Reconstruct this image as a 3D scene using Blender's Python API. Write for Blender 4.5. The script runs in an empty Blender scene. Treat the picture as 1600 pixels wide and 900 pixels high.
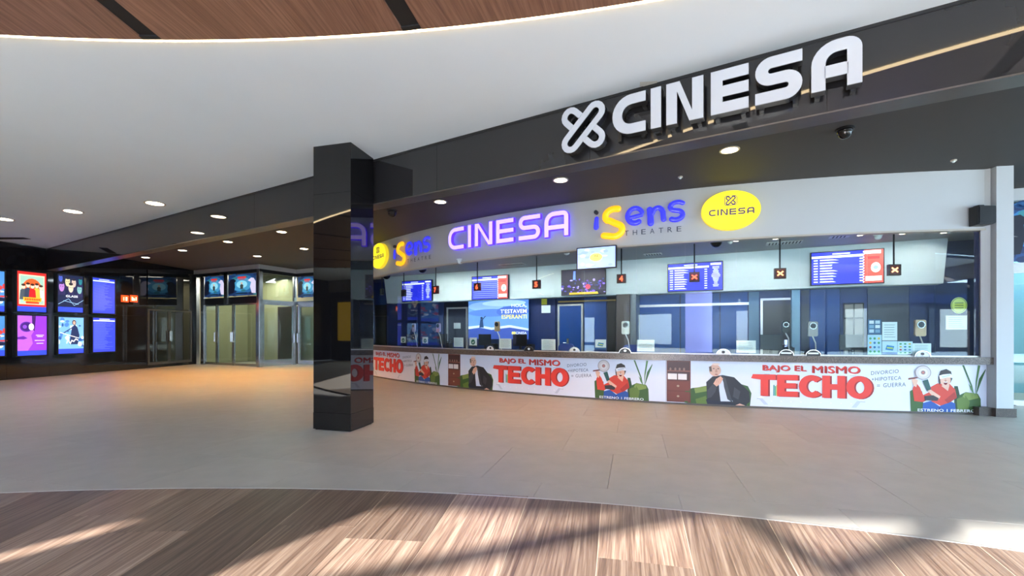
import bpy, math, random
from mathutils import Vector
random.seed(7)
S = bpy.context.scene
COL = S.collection
# ------------------------------------------------------------------ camera, world, sun, exposure
EYE, FPX, HZ = 1.40, 711.1, 520.0          # camera height, focal length in px (16 mm), horizon row
cam = bpy.data.objects.new('camera', bpy.data.cameras.new('camera'))
COL.objects.link(cam)
cam.location = (0, 0, EYE); cam.rotation_euler = (math.pi / 2, 0, 0)
cam.data.sensor_width = 36; cam.data.lens = 16.0
cam.data.shift_y = (HZ - 450) / 1600
cam.data.clip_start = .05; cam.data.clip_end = 300
S.camera = cam
S.view_settings.view_transform = 'Standard'; S.view_settings.look = 'None'
S.view_settings.gamma = 1; S.view_settings.use_curve_mapping = False
S.view_settings.exposure = 1.46
S.cycles.use_denoising = True
S.cycles.max_bounces = 10; S.cycles.transparent_max_bounces = 24
S.cycles.sample_clamp_indirect = 6
w = bpy.data.worlds.new('sky'); S.world = w; w.use_nodes = True
bg = w.node_tree.nodes['Background']; bg.inputs[0].default_value = (.54, .78, 1, 1); bg.inputs[1].default_value = 9.8
sun = bpy.data.objects.new('sun', bpy.data.lights.new('sun', 'SUN')); COL.objects.link(sun)
sun.data.energy = 13.5; sun.data.angle = math.radians(.55); sun.data.color = (1, .97, .93)
SUND = Vector((.54, .84, -.3085)).normalized()
sun.rotation_euler = SUND.to_track_quat('-Z', 'Y').to_euler()

# ------------------------------------------------------------------ helpers
def lin(c):
    return tuple((x / 255 / 12.92 if x <= 10 else ((x / 255 + .055) / 1.055) ** 2.4) for x in c)
MATS = {}
def mat(name, rgb, rough=.5, metal=0., var=.06, scale=6., bump=0., emit=0., spec=.5, stretch=None, objrand=0., coat=0.):
    if name in MATS: return MATS[name]
    m = bpy.data.materials.new(name); m.use_nodes = True; nt = m.node_tree; N = nt.nodes; L = nt.links
    p = N['Principled BSDF']; c = lin(rgb)
    tc = N.new('ShaderNodeTexCoord'); mp = N.new('ShaderNodeMapping'); no = N.new('ShaderNodeTexNoise')
    L.new(tc.outputs['Object'], mp.inputs[0]); L.new(mp.outputs[0], no.inputs['Vector'])
    if stretch: mp.inputs['Scale'].default_value = stretch
    no.inputs['Scale'].default_value = scale; no.inputs['Detail'].default_value = 6
    mr = N.new('ShaderNodeMapRange'); mr.inputs[3].default_value = 1 - var; mr.inputs[4].default_value = 1 + var
    L.new(no.outputs['Fac'], mr.inputs[0]); val = mr.outputs[0]
    if objrand:
        oi = N.new('ShaderNodeObjectInfo'); m2 = N.new('ShaderNodeMapRange')
        m2.inputs[3].default_value = 1 - objrand; m2.inputs[4].default_value = 1 + objrand
        L.new(oi.outputs['Random'], m2.inputs[0])
        mu = N.new('ShaderNodeMath'); mu.operation = 'MULTIPLY'; L.new(val, mu.inputs[0]); L.new(m2.outputs[0], mu.inputs[1]); val = mu.outputs[0]
    vm = N.new('ShaderNodeVectorMath'); vm.operation = 'SCALE'; vm.inputs[0].default_value = c
    L.new(val, vm.inputs['Scale']); L.new(vm.outputs[0], p.inputs['Base Color'])
    p.inputs['Roughness'].default_value = rough; p.inputs['Metallic'].default_value = metal
    p.inputs['Specular IOR Level'].default_value = spec
    if coat: p.inputs['Coat Weight'].default_value = coat; p.inputs['Coat Roughness'].default_value = .03
    if emit:
        L.new(vm.outputs[0], p.inputs['Emission Color']); p.inputs['Emission Strength'].default_value = emit
    if bump:
        b = N.new('ShaderNodeBump'); b.inputs['Strength'].default_value = bump; b.inputs['Distance'].default_value = .01
        L.new(no.outputs['Fac'], b.inputs['Height']); L.new(b.outputs[0], p.inputs['Normal'])
    MATS[name] = m
    return m
def ink(rgb, emit=0., rough=.45):            # a flat printed or backlit colour
    k = 'ink_%d_%d_%d_%d' % (*rgb, int(emit * 100))
    return mat(k, rgb, rough, 0, .04, 9, emit=emit)
def glass_mat(name, tint=(.93, .97, .97), base=.055, rough=0.):
    m = bpy.data.materials.new(name); m.use_nodes = True; nt = m.node_tree; N = nt.nodes; L = nt.links
    N.remove(N['Principled BSDF']); out = N['Material Output']
    tr = N.new('ShaderNodeBsdfTransparent'); gl = N.new('ShaderNodeBsdfGlossy'); mx = N.new('ShaderNodeMixShader')
    tr.inputs[0].default_value = (*tint, 1); gl.inputs['Roughness'].default_value = rough
    lw = N.new('ShaderNodeLayerWeight'); lw.inputs['Blend'].default_value = .5
    pw = N.new('ShaderNodeMath'); pw.operation = 'POWER'; pw.inputs[1].default_value = 4
    ma = N.new('ShaderNodeMath'); ma.operation = 'MULTIPLY_ADD'; ma.inputs[1].default_value = .8; ma.inputs[2].default_value = base
    L.new(lw.outputs['Facing'], pw.inputs[0]); L.new(pw.outputs[0], ma.inputs[0]); L.new(ma.outputs[0], mx.inputs[0])
    L.new(tr.outputs[0], mx.inputs[1]); L.new(gl.outputs[0], mx.inputs[2]); L.new(mx.outputs[0], out.inputs[0])
    MATS[name] = m
    return m
def wood_mat(name, a, b, c2, rough=.35, rnd=.35, sc=(1.2, 14, 14)):
    m = bpy.data.materials.new(name); m.use_nodes = True; nt = m.node_tree; N = nt.nodes; L = nt.links
    p = N['Principled BSDF']; tc = N.new('ShaderNodeTexCoord'); mp = N.new('ShaderNodeMapping'); mp.inputs['Scale'].default_value = sc
    oi = N.new('ShaderNodeObjectInfo'); ad = N.new('ShaderNodeVectorMath'); ad.operation = 'ADD'
    cb = N.new('ShaderNodeCombineXYZ'); mm = N.new('ShaderNodeMath'); mm.operation = 'MULTIPLY'; mm.inputs[1].default_value = 40
    L.new(oi.outputs['Random'], mm.inputs[0]); L.new(mm.outputs[0], cb.inputs[0]); L.new(mm.outputs[0], cb.inputs[1])
    L.new(tc.outputs['Object'], ad.inputs[0]); L.new(cb.outputs[0], ad.inputs[1]); L.new(ad.outputs[0], mp.inputs[0])
    n1 = N.new('ShaderNodeTexNoise'); n1.inputs['Scale'].default_value = 1.6; n1.inputs['Detail'].default_value = 8; n1.inputs['Distortion'].default_value = .8
    n2 = N.new('ShaderNodeTexNoise'); n2.inputs['Scale'].default_value = 7; n2.inputs['Detail'].default_value = 3
    L.new(mp.outputs[0], n1.inputs['Vector']); L.new(mp.outputs[0], n2.inputs['Vector'])
    mx = N.new('ShaderNodeMath'); mx.operation = 'MULTIPLY_ADD'; mx.inputs[1].default_value = .35; L.new(n2.outputs['Fac'], mx.inputs[0]); L.new(n1.outputs['Fac'], mx.inputs[2])
    r = N.new('ShaderNodeValToRGB'); e = r.color_ramp.elements
    e[0].position = .42; e[0].color = (*lin(a), 1); e[1].position = .88; e[1].color = (*lin(c2), 1)
    q = e.new(.64); q.color = (*lin(b), 1)
    L.new(mx.outputs[0], r.inputs[0])
    hs = N.new('ShaderNodeHueSaturation'); mr = N.new('ShaderNodeMapRange'); mr.inputs[3].default_value = 1 - rnd; mr.inputs[4].default_value = 1 + rnd
    L.new(oi.outputs['Random'], mr.inputs[0]); L.new(mr.outputs[0], hs.inputs['Value']); L.new(r.outputs[0], hs.inputs['Color'])
    L.new(hs.outputs[0], p.inputs['Base Color']); p.inputs['Roughness'].default_value = rough
    MATS[name] = m
    return m
def speckle_mat(name, rgb, rgb2, scale, rough):
    m = mat(name, rgb, rough); nt = m.node_tree; N = nt.nodes; L = nt.links
    tc = N.new('ShaderNodeTexCoord'); v = N.new('ShaderNodeTexVoronoi'); v.inputs['Scale'].default_value = scale
    L.new(tc.outputs['Object'], v.inputs['Vector']); r = N.new('ShaderNodeValToRGB'); e = r.color_ramp.elements
    e[0].position = .25; e[0].color = (*lin(rgb), 1); e[1].position = .8; e[1].color = (*lin(rgb2), 1)
    L.new(v.outputs['Color'], r.inputs[0]); L.new(r.outputs[0], N['Principled BSDF'].inputs['Base Color'])
    return m

class MB:
    """collects faces (with a material each) and builds one mesh object"""
    def __init__(s): s.v = []; s.f = []; s.m = []; s.mats = []
    def mi(s, m):
        if m not in s.mats: s.mats.append(m)
        return s.mats.index(m)
    def add(s, vs, fs, m, fr=None):
        o = len(s.v); k = s.mi(m)
        s.v += [tuple(fr(*p)) if fr else tuple(p) for p in vs]
        for f in fs: s.f.append([o + i for i in f]); s.m.append(k)
    def box(s, a, b, m, fr=None):
        (x0, y0, z0), (x1, y1, z1) = a, b
        s.add([(x0,y0,z0),(x1,y0,z0),(x1,y1,z0),(x0,y1,z0),(x0,y0,z1),(x1,y0,z1),(x1,y1,z1),(x0,y1,z1)],
              [(0,3,2,1),(4,5,6,7),(0,1,5,4),(1,2,6,5),(2,3,7,6),(3,0,4,7)], m, fr)
    def poly(s, pts, w, m, fr=None):                        # flat polygon in (u,v) at depth w
        s.add([(u, v, w) for u, v in pts], [list(range(len(pts)))], m, fr)
    def ell(s, cu, cv, ru, rv, w, m, fr=None, n=20, rot=0):
        c, q = math.cos(rot), math.sin(rot); P = []
        for i in range(n):
            a = 2 * math.pi * i / n; x, y = ru * math.cos(a), rv * math.sin(a); P.append((cu + x * c - y * q, cv + x * q + y * c))
        s.poly(P, w, m, fr)
    def prism(s, pts, w0, w1, m, fr=None, mside=None):       # polygon in (u,v) extruded from w0 to w1
        n = len(pts)
        s.add([(u, v, w0) for u, v in pts] + [(u, v, w1) for u, v in pts], [list(range(n))[::-1], list(range(n, 2 * n))], m, fr)
        s.add([(u, v, w0) for u, v in pts] + [(u, v, w1) for u, v in pts], [(i, (i + 1) % n, n + (i + 1) % n, n + i) for i in range(n)], mside or m, fr)
    def stroke(s, path, wd, w0, w1, m, fr=None, mside=None, closed=False):
        path = [q_ for i_, q_ in enumerate(path) if i_ == 0 or math.dist(q_, path[i_-1]) > wd * .02]
        if closed and math.dist(path[0], path[-1]) < wd * .02: path = path[:-1]
        n = len(path); A = []; B = []
        for i in range(n):
            p = Vector(path[i])
            a = Vector(path[i - 1]) if (i > 0 or closed) else None
            b = Vector(path[(i + 1) % n]) if (i < n - 1 or closed) else None
            d1 = (p - a).normalized() if a is not None else (b - p).normalized()
            d2 = (b - p).normalized() if b is not None else d1
            t = (d1 + d2).normalized(); nn = Vector((-t.y, t.x)); k = wd / 2 / max(.4, nn.dot(Vector((-d1.y, d1.x))))
            A.append(p + nn * k); B.append(p - nn * k)
        vs = [(q.x, q.y, w1) for q in A] + [(q.x, q.y, w1) for q in B] + [(q.x, q.y, w0) for q in A] + [(q.x, q.y, w0) for q in B]
        top = []; side = []
        for i in range(n if closed else n - 1):
            j = (i + 1) % n
            top.append((n + i, n + j, j, i)); top.append((2*n + i, 2*n + j, 3*n + j, 3*n + i))
            side.append((i, j, 2*n + j, 2*n + i)); side.append((3*n + i, 3*n + j, n + j, n + i))
        if not closed: side += [(0, 2*n, 3*n, n), (n - 1, 2*n - 1, 4*n - 1, 3*n - 1)]
        s.add(vs, top, m, fr); s.add(vs, side, mside or m, fr)
    def puffy(s, path, r, wc, m, fr=None, taper=None, K=10):   # rounded bubble stroke
        n = len(path); rings = []
        def ring(p, t, rr, sh): 
            nn = Vector((-t.y, t.x)); c = p + t * sh
            return [(c.x + nn.x * rr * math.cos(a), c.y + nn.y * rr * math.cos(a), wc + .55 * rr * math.sin(a)) for a in [2 * math.pi * k / K for k in range(K)]]
        for i in range(n):
            p = Vector(path[i]); a = Vector(path[max(0, i - 1)]); b = Vector(path[min(n - 1, i + 1)]); t = (b - a).normalized()
            rr = r * (taper[0] + (taper[1] - taper[0]) * i / (n - 1)) if taper else r
            if i == 0: rings += [ring(p, t, rr * q, -rr * math.sqrt(1 - q * q)) for q in (.08, .45, .75, .93)]
            rings.append(ring(p, t, rr, 0))
            if i == n - 1: rings += [ring(p, t, rr * q, rr * math.sqrt(1 - q * q)) for q in (.93, .75, .45, .08)]
        vs = [q for g in rings for q in g]; fs = []
        for i in range(len(rings) - 1):
            for k in range(K): fs.append((i*K + k, i*K + (k + 1) % K, (i + 1)*K + (k + 1) % K, (i + 1)*K + k))
        fs.append(list(range(K))); fs.append([len(vs) - K + k for k in range(K)])
        s.add(vs, fs, m, fr)
    def cyl(s, p, q, r, m, n=12, r2=None, cap=True):
        p = Vector(p); q = Vector(q); d = (q - p).normalized(); a = d.orthogonal().normalized(); b = d.cross(a); r2 = r if r2 is None else r2
        vs = [tuple(p + (a * math.cos(t) + b * math.sin(t)) * r) for t in [2*math.pi*i/n for i in range(n)]] + \
             [tuple(q + (a * math.cos(t) + b * math.sin(t)) * r2) for t in [2*math.pi*i/n for i in range(n)]]
        fs = [(i, (i + 1) % n, n + (i + 1) % n, n + i) for i in range(n)]
        if cap: fs += [list(range(n))[::-1], list(range(n, 2 * n))]
        s.add(vs, fs, m)
    def tube(s, pts, r, m, n=8):
        for a, b in zip(pts[:-1], pts[1:]): s.cyl(a, b, r, m, n)
    def dome(s, c, r, m, down=True, n=14, k=5, flat=1.):
        sg = -1 if down else 1; vs = []; fs = []
        for i in range(k):
            a = math.pi / 2 * i / k
            vs += [(c[0] + r*math.cos(a)*math.cos(t), c[1] + r*math.cos(a)*math.sin(t), c[2] + sg*flat*r*math.sin(a)) for t in [2*math.pi*j/n for j in range(n)]]
        vs.append((c[0], c[1], c[2] + sg * r * flat))
        for i in range(k - 1): fs += [(i*n + j, i*n + (j + 1) % n, (i + 1)*n + (j + 1) % n, (i + 1)*n + j) for j in range(n)]
        fs += [((k - 1)*n + j, (k - 1)*n + (j + 1) % n, k*n) for j in range(n)]; fs.append(list(range(n)))
        s.add(vs, fs, m)
    def build(s, name, parent=None, smooth=False, loc=None, **tags):
        me = bpy.data.meshes.new(name); v = s.v
        if loc is not None: v = [(x - loc[0], y - loc[1], z - loc[2]) for x, y, z in v]
        me.from_pydata(v, [], s.f)
        for m in s.mats: me.materials.append(m)
        me.polygons.foreach_set('material_index', s.m)
        if smooth: me.polygons.foreach_set('use_smooth', [True] * len(s.f))
        me.update(); o = bpy.data.objects.new(name, me); COL.objects.link(o)
        if loc is not None: o.location = loc
        if parent is not None:
            o.parent = parent; o.matrix_parent_inverse = Matrix_inv(parent)
        for k, val in tags.items(): o[k] = val
        return o
def Matrix_inv(p):
    from mathutils import Matrix
    return Matrix.Translation(p.location).inverted()      # every root is only translated
def root(name, loc, label, cat, group=None):
    o = bpy.data.objects.new(name, None); COL.objects.link(o); o.location = loc; o.empty_display_size = .1
    o['label'] = label; o['category'] = cat
    if group: o['group'] = group
    return o
def struct(name, loc=(0, 0, 0)):
    o = bpy.data.objects.new(name, None); COL.objects.link(o); o.location = loc; o['kind'] = 'structure'; return o
def tags(label, cat, group=None):
    d = dict(label=label, category=cat)
    if group: d['group'] = group
    return d
# frames: (u, v, w) = along, up, out towards the viewer
class Plane:
    def __init__(s, p, q): s.p = Vector((p[0], p[1])); s.e = (Vector((q[0], q[1])) - s.p).normalized(); s.n = Vector((s.e.y, -s.e.x)); s.L = (Vector((q[0], q[1])) - s.p).length
    def __call__(s, u, v, w=0): return (s.p.x + s.e.x*u + s.n.x*w, s.p.y + s.e.y*u + s.n.y*w, v)
    def px(s, x, y, w=0):                     # pixel -> (u, v) on the plane
        a = (x - 800) / FPX; P = s.p + s.n * w
        d = (P.x * s.n.x + P.y * s.n.y) / (a * s.n.x + s.n.y); X = a * d
        return ((X - P.x) * s.e.x + (d - P.y) * s.e.y, EYE + (HZ - y) / FPX * d)
CX, CY, CR = 9.733, 25.772, 18.064            # centre and radius of the curved ticket counter
class Cyl:
    def __init__(s, dw=0): s.dw = dw
    def __call__(s, u, v, w=0): t = u / CR; r = CR + s.dw + w; return (CX + r * math.sin(t), CY - r * math.cos(t), v)
    def px(s, x, y, w=0):
        a = (x - 800) / FPX; R = CR + s.dw + w
        A = a*a + 1; B = -2*(a*CX + CY); C = CX*CX + CY*CY - R*R; d = (-B - math.sqrt(B*B - 4*A*C)) / (2*A)
        return (CR * math.atan2(a*d - CX, CY - d), EYE + (HZ - y) / FPX * d)
CYL = Cyl()
def shifted(fr, du, dv=0, dw=0): return lambda u, v, w=0: fr(u + du, v + dv, w + dw)
def floor_px(x, y): d = EYE * FPX / (y - HZ); return ((x - 800) / FPX * d, d)
def ceil_px(x, y, z): d = (z - EYE) * FPX / (HZ - y); return ((x - 800) / FPX * d, d)
TXT = {}
def text_geo(s, bold=0., space=1.):
    k = (s, bold, space)
    if k in TXT: return TXT[k]
    cu = bpy.data.curves.new('t', 'FONT'); cu.body = s; cu.size = 1; cu.offset = bold; cu.resolution_u = 3; cu.space_character = space
    o = bpy.data.objects.new('t', cu); COL.objects.link(o); dg = bpy.context.evaluated_depsgraph_get(); dg.update()
    me = o.evaluated_get(dg).to_mesh()
    vs = [(v.co.x, v.co.y) for v in me.vertices]; fs = [list(p.vertices) for p in me.polygons]
    o.evaluated_get(dg).to_mesh_clear(); bpy.data.objects.remove(o); bpy.data.curves.remove(cu)
    x0 = min(v[0] for v in vs); x1 = max(v[0] for v in vs); y0 = min(v[1] for v in vs); y1 = max(v[1] for v in vs)
    vs = [((x - x0) / (x1 - x0), (y - y0) / (y1 - y0)) for x, y in vs]
    TXT[k] = (vs, fs); return TXT[k]
def text(mb, s, u0, u1, v0, v1, w, m, fr, bold=0., space=1., slope=0., mirror=False):
    vs, fs = text_geo(s, bold, space)
    mb.add([((u1 - x * (u1 - u0)) if mirror else (u0 + x * (u1 - u0)), v0 + y * (v1 - v0) + slope * x * (u1 - u0), w) for x, y in vs], fs, m, fr)
def round_path(pts, rad, n=7):
    out = []
    for i, p in enumerate(pts):
        r = rad[i] if i < len(rad) else 0
        if i in (0, len(pts) - 1) or not r: out.append(tuple(p)); continue
        P = Vector(p); a = (Vector(pts[i-1]) - P); b = (Vector(pts[i+1]) - P); r = min(r, a.length * .999, b.length * .999); a.normalize(); b.normalize()
        c = P + (a + b) * r                     # right angles only
        for k in range(n + 1):
            t = math.pi / 2 * k / n; out.append(tuple(c - b * r * math.cos(t) - a * r * math.sin(t)))
    return out
def letter(mb, ch, u, v, wd, h, s, w0, w1, m, fr, ms=None):
    def st(pts, rad=()): mb.stroke([(u + x, v + y) for x, y in round_path(pts, rad)], s, w0, w1, m, fr, ms)
    q = s / 2
    if ch == 'C': st([(wd, h-q), (q, h-q), (q, q), (wd, q)], (0, .36*h, .36*h, 0))
    elif ch == 'I': st([(wd/2, 0), (wd/2, h)])
    elif ch == 'N':
        k = s * 1.25
        mb.prism([(u, v), (u+s, v), (u+s, v+h-k*.75), (u+wd-k, v), (u+wd, v), (u+wd, v+h), (u+wd-s, v+h), (u+wd-s, v+k*.75), (u+k, v+h), (u, v+h)], w0, w1, m, fr, ms)
    elif ch == 'E':
        mb.prism([(u+x, v+y) for x, y in [(0,0),(wd,0),(wd,s),(s,s),(s,h/2-q),(wd,h/2-q),(wd,h/2+q),(s,h/2+q),(s,h-s),(wd,h-s),(wd,h),(0,h)]], w0, w1, m, fr, ms)
    elif ch == 'S':
        r = (h - s) / 4
        st([(wd, h-q), (q, h-q), (q, h/2), (wd-q, h/2), (wd-q, q), (0, q)], (0, r, r, r, r, 0))
    elif ch == 'A':
        st([(q, 0), (q, h-q), (wd-q, h-q), (wd-q, 0)], (0, .33*h, .14*h, 0)); st([(s*.9, .37*h), (wd-s*.9, .37*h)])
def xlogo(mb, cu, cv, size, s, w0, w1, m, fr, ms=None):
    # two linked loops crossing at 45 degrees
    c = math.sqrt(.5); Lh = size * .5; hw = size * .17
    def rot(p, sg): x, y = p; return (cu + c * (x - sg * y), cv + c * (sg * x + y))
    def cap(x0, sg, n=8): return [(x0 + sg * hw * math.cos(t), hw * math.sin(t) * sg) for t in [-math.pi/2 + math.pi * k / n for k in range(n + 1)]]
    a = Lh * 1.25 - hw
    mb.stroke([rot(p, 1) for p in cap(a, 1) + cap(-a, -1)], s, w0, w1, m, fr, ms, closed=True)
    for sg in (1, -1):
        g = hw + s * .55
        p = [(sg * g, -hw * sg)] + cap(sg * a, sg) + [(sg * g, hw * sg)]
        mb.stroke([rot(q, -1) for q in p], s, w0, w1, m, fr, ms)
# ------------------------------------------------------------------ materials
M_tile = mat('stone_tile', (165, 161, 153), .42, 0, .16, 3.5, bump=.06, objrand=.045)
M_sub = mat('grout', (150, 146, 139), .8)
M_wood = wood_mat('floor_wood', (80, 62, 53), (124, 101, 86), (162, 141, 123), .36, .42, (.7, 30, 30))
M_cwood = wood_mat('ceiling_wood', (104, 72, 56), (128, 92, 74), (150, 112, 92), .4, .08, (.8, 22, 22))
M_steel = mat('brushed_steel', (190, 190, 188), .22, 1, .08, 20)
M_trimsteel = mat('trim_steel', (205, 203, 198), .35, .6, .05, 20)
M_white = mat('white_plaster', (221, 229, 235), .75, 0, .02, 2)
M_band = mat('white_painted_band', (182, 185, 186), .55, 0, .02, 3)
M_black = mat('black_gloss_panel', (27, 25, 26), .045, 0, .1, 3, spec=.5)
M_fascia = mat('black_fascia_panel', (38, 37, 38), .012, 0, .06, 3, spec=.65)
M_pillar = mat('black_pillar_glass', (16, 16, 18), .02, 0, .06, 3, spec=.6)
M_soffit = mat('dark_brown_soffit', (62, 58, 56), .7, 0, .04, 4)
M_lip = mat('bronze_lip', (104, 99, 94), .3, .7, .08, 12)
M_dark = mat('dark_slot', (26, 23, 22), .7)
M_dmetal = mat('dark_metal', (36, 36, 38), .4, .3)
M_plinth = speckle_mat('dark_granite_plinth', (58, 50, 46), (88, 78, 70), 160, .35)
M_granite = speckle_mat('brown_granite_ledge', (56, 46, 40), (112, 99, 90), 110, .3)
M_led = mat('led_strip', (255, 226, 178), .5, 0, 0, 5, emit=5)
M_lamp = mat('lamp_lens', (255, 232, 196), .5, 0, 0, 5, emit=9)
M_lampin = mat('booth_lamp_lens', (255, 238, 214), .5, 0, 0, 5, emit=6)
M_ring = mat('lamp_ring', (200, 190, 178), .4, .2)
M_glass = glass_mat('booth_glass', (.92, .97, .97), .030)
M_dglass = glass_mat('door_glass', (.80, .88, .84), .07)
M_box = mat('interior_ceiling_grey', (178, 180, 180), .7, 0, .03, 4)
M_bulk = mat('pale_blue_bulkhead', (196, 210, 214), .6, 0, .03, 3)
M_navy = mat('navy_wall', (22, 44, 96), .35, 0, .10, 2)
M_blue = mat('blue_wall', (14, 66, 138), .35, 0, .10, 2)
M_cblack = mat('black_plastic', (22, 22, 24), .35)
M_paper = mat('white_paper', (226, 236, 236), .7, 0, .03, 12)
M_lilac = ink((178, 170, 214))
M_cream = mat('cream_wall', (150, 146, 118), .7, 0, .05, 3)

CEIL, SOFF = 4.09, 4.18
# ------------------------------------------------------------------ floor
fl = struct('floor')
mb = MB(); mb.add([(-40, -7.3, -.02), (40, -7.3, -.02), (40, 40, -.02), (-40, 40, -.02)], [(0, 1, 2, 3)], M_sub); mb.build('subfloor', fl)
mb = MB(); mb.add([(-60, -80, -.03), (60, -80, -.03), (60, 40, -.03), (-60, 40, -.03)], [(0, 1, 2, 3)], mat('pale_paving', (186, 190, 194), .8, 0, .06, 2)); o = mb.build('ground'); o['kind'] = 'structure'
ang = math.radians(-15); e1 = Vector((math.cos(ang), math.sin(ang))); e2 = Vector((-e1.y, e1.x)); T = 1.2; G = .0008
me = None
tile_me = {}
def tile_mesh():
    b = MB(); h = T / 2 - G
    b.add([(-h,-h,-.02),(h,-h,-.02),(h,h,-.02),(-h,h,-.02),(-h+.001,-h+.001,0),(h-.001,-h+.001,0),(h-.001,h-.001,0),(-h+.001,h-.001,0)],
          [(4,5,6,7),(0,1,5,4),(1,2,6,5),(2,3,7,6),(3,0,4,7)], M_tile)
    o = b.build('tile', fl); return o
proto = None
wallL = Plane((-14.42, 18.3), (-15.03, 13.36))
for j in range(-14, 20):
    for i in range(-24, 16):
        c = e1 * ((i + (.5 if j % 2 else 0)) * T + .37) + e2 * (6.57 + (j + .5) * T)
        if c.y < 2.2 or c.y > 21.2 or c.y < 1.6: continue
        if abs(c.x) > 1.14 * c.y + 1.0: continue                                   # outside the view
        if c.x < -15.03 + .1237 * (c.y - 13.36) - .9: continue                      # behind the poster wall
        if math.hypot(c.x - CX, c.y - CY) < CR - .9 and c.x < 9: continue             # under the booth
        if math.hypot(c.x + 2.528, c.y + 10.631) < 14.715 - .9: continue            # under the wooden floor
        if proto is None: proto = tile_mesh(); o = proto
        else: o = proto.copy(); COL.objects.link(o)
        o.location = (c.x, c.y, 0); o.rotation_euler.z = ang
# wooden floor disc: radial boards
wf = struct('floor_wood')
AC, AR = Vector((-2.528, -10.631)), 14.715      # circle of the floor edge
PC = Vector((-1.9, -7.9))                       # point the boards radiate from
def to_arc(dirv, C=AC, R=AR, P=PC):
    q = P - C; b = q.dot(dirv); return -b + math.sqrt(b*b - q.dot(q) + R*R)
step = math.radians(2.93); random.seed(3)
a_ref = math.atan2(.136 + 1.9, 3.85 + 7.9)
mb = MB(); n = 64
mb.add([(AC.x, AC.y, -.0005)] + [(AC.x + (AR-.004) * math.cos(2*math.pi*i/n), AC.y + (AR-.004) * math.sin(2*math.pi*i/n), -.0005) for i in range(n)], [(0, i + 1, (i + 1) % n + 1) for i in range(n)], mat('board_bed', (196, 180, 158), .6))
o = mb.build('board_bed', wf); o.location.z = .0065
joints = {}
for k in range(-11, 14):
    a0 = a_ref + k * step; a1 = a0 + step; am = (a0 + a1) / 2
    d = Vector((math.sin(am), math.cos(am))); rr = to_arc(d)
    first = {-1: 11.95, 1: 11.02, -3: 11.2, 2: 10.2, 0: 10.3}.get(k, rr - random.uniform(.5, 1.9))
    if k == 1: first = math.hypot(.84 + 1.9, 2.75 + 7.9)
    if k == -2: first = math.hypot(-.91 + 1.9, 3.07 + 7.9)
    if k == -5: first = math.hypot(-2.67 + 1.9, 3.18 + 7.9)
    cuts = [rr + 1, first]
    while cuts[-1] > 6.5: cuts.append(cuts[-1] - 2.0)
    ga = .003 / 11
    for c0, c1 in zip(cuts[1:], cuts[:-1]):
        pts = [];
        for t in [0, .25, .5, .75, 1]:
            a = a0 + ga + (step - 2*ga) * t; dd = Vector((math.sin(a), math.cos(a))); pts.append(PC + dd * min(c1 - .003, to_arc(dd) - .012))
        for t in [1, 0]:
            a = a0 + ga + (step - 2*ga) * t; pts.append(PC + Vector((math.sin(a), math.cos(a))) * c0)
        ce = PC + d * ((c0 + min(c1, rr)) / 2)
        L = []                                    # local frame: x along the board
        for p in pts: q = p - ce; L.append((q.dot(d), q.dot(Vector((-d.y, d.x)))))
        L = L[::-1] if sum(L[i][0]*L[(i+1) % 7][1] - L[(i+1) % 7][0]*L[i][1] for i in range(7)) < 0 else L
        b = MB(); b.prism(L, 0, .008, M_wood)
        o = b.build('board'); o.parent = wf; o.location = (ce.x, ce.y, 0); o.rotation_euler.z = math.atan2(d.y, d.x)
# metal edge between boards and tiles
mb = MB(); n = 90; P0 = []; 
for i in range(n + 1):
    t = math.radians(40 + 115 * i / n); P0.append((AC.x + AR * math.cos(t), AC.y + AR * math.sin(t)))
mb.stroke(P0, .014, 0, .0095, M_trimsteel, lambda u, v, w=0: (u, v, w)); o = mb.build('trim_1'); o['kind'] = 'structure'

# ------------------------------------------------------------------ ceilings
FP, FQ = (-14.86, 14.54), (7.2, 1.587)            # front line of the fascia beam
FAS = Plane(FP, FQ)
mb = MB(); mb.add([(FP[0], FP[1], CEIL), (FQ[0]+8, FQ[1]-4.7, CEIL), (15.2, -6.2, CEIL), (-17.5, -6.2, CEIL)], [(0, 3, 2, 1)], M_white)
mb.add([(-17.5, -6.2, CEIL+.1), (15.2, -6.2, CEIL+.1), (FQ[0]+8, FQ[1]-4.7, CEIL+.1), (FP[0], FP[1], CEIL+.1)], [(0, 3, 2, 1)], M_white)
o = mb.build('ceiling'); o['kind'] = 'structure'
mb = MB(); mb.add([FAS(-1, SOFF, -.1), FAS(36, SOFF, -.1), (22, 30, SOFF), (-22, 30, SOFF)], [(0, 3, 2, 1)], M_soffit)
o = mb.build('ceiling_soffit'); o['kind'] = 'structure'
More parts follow.
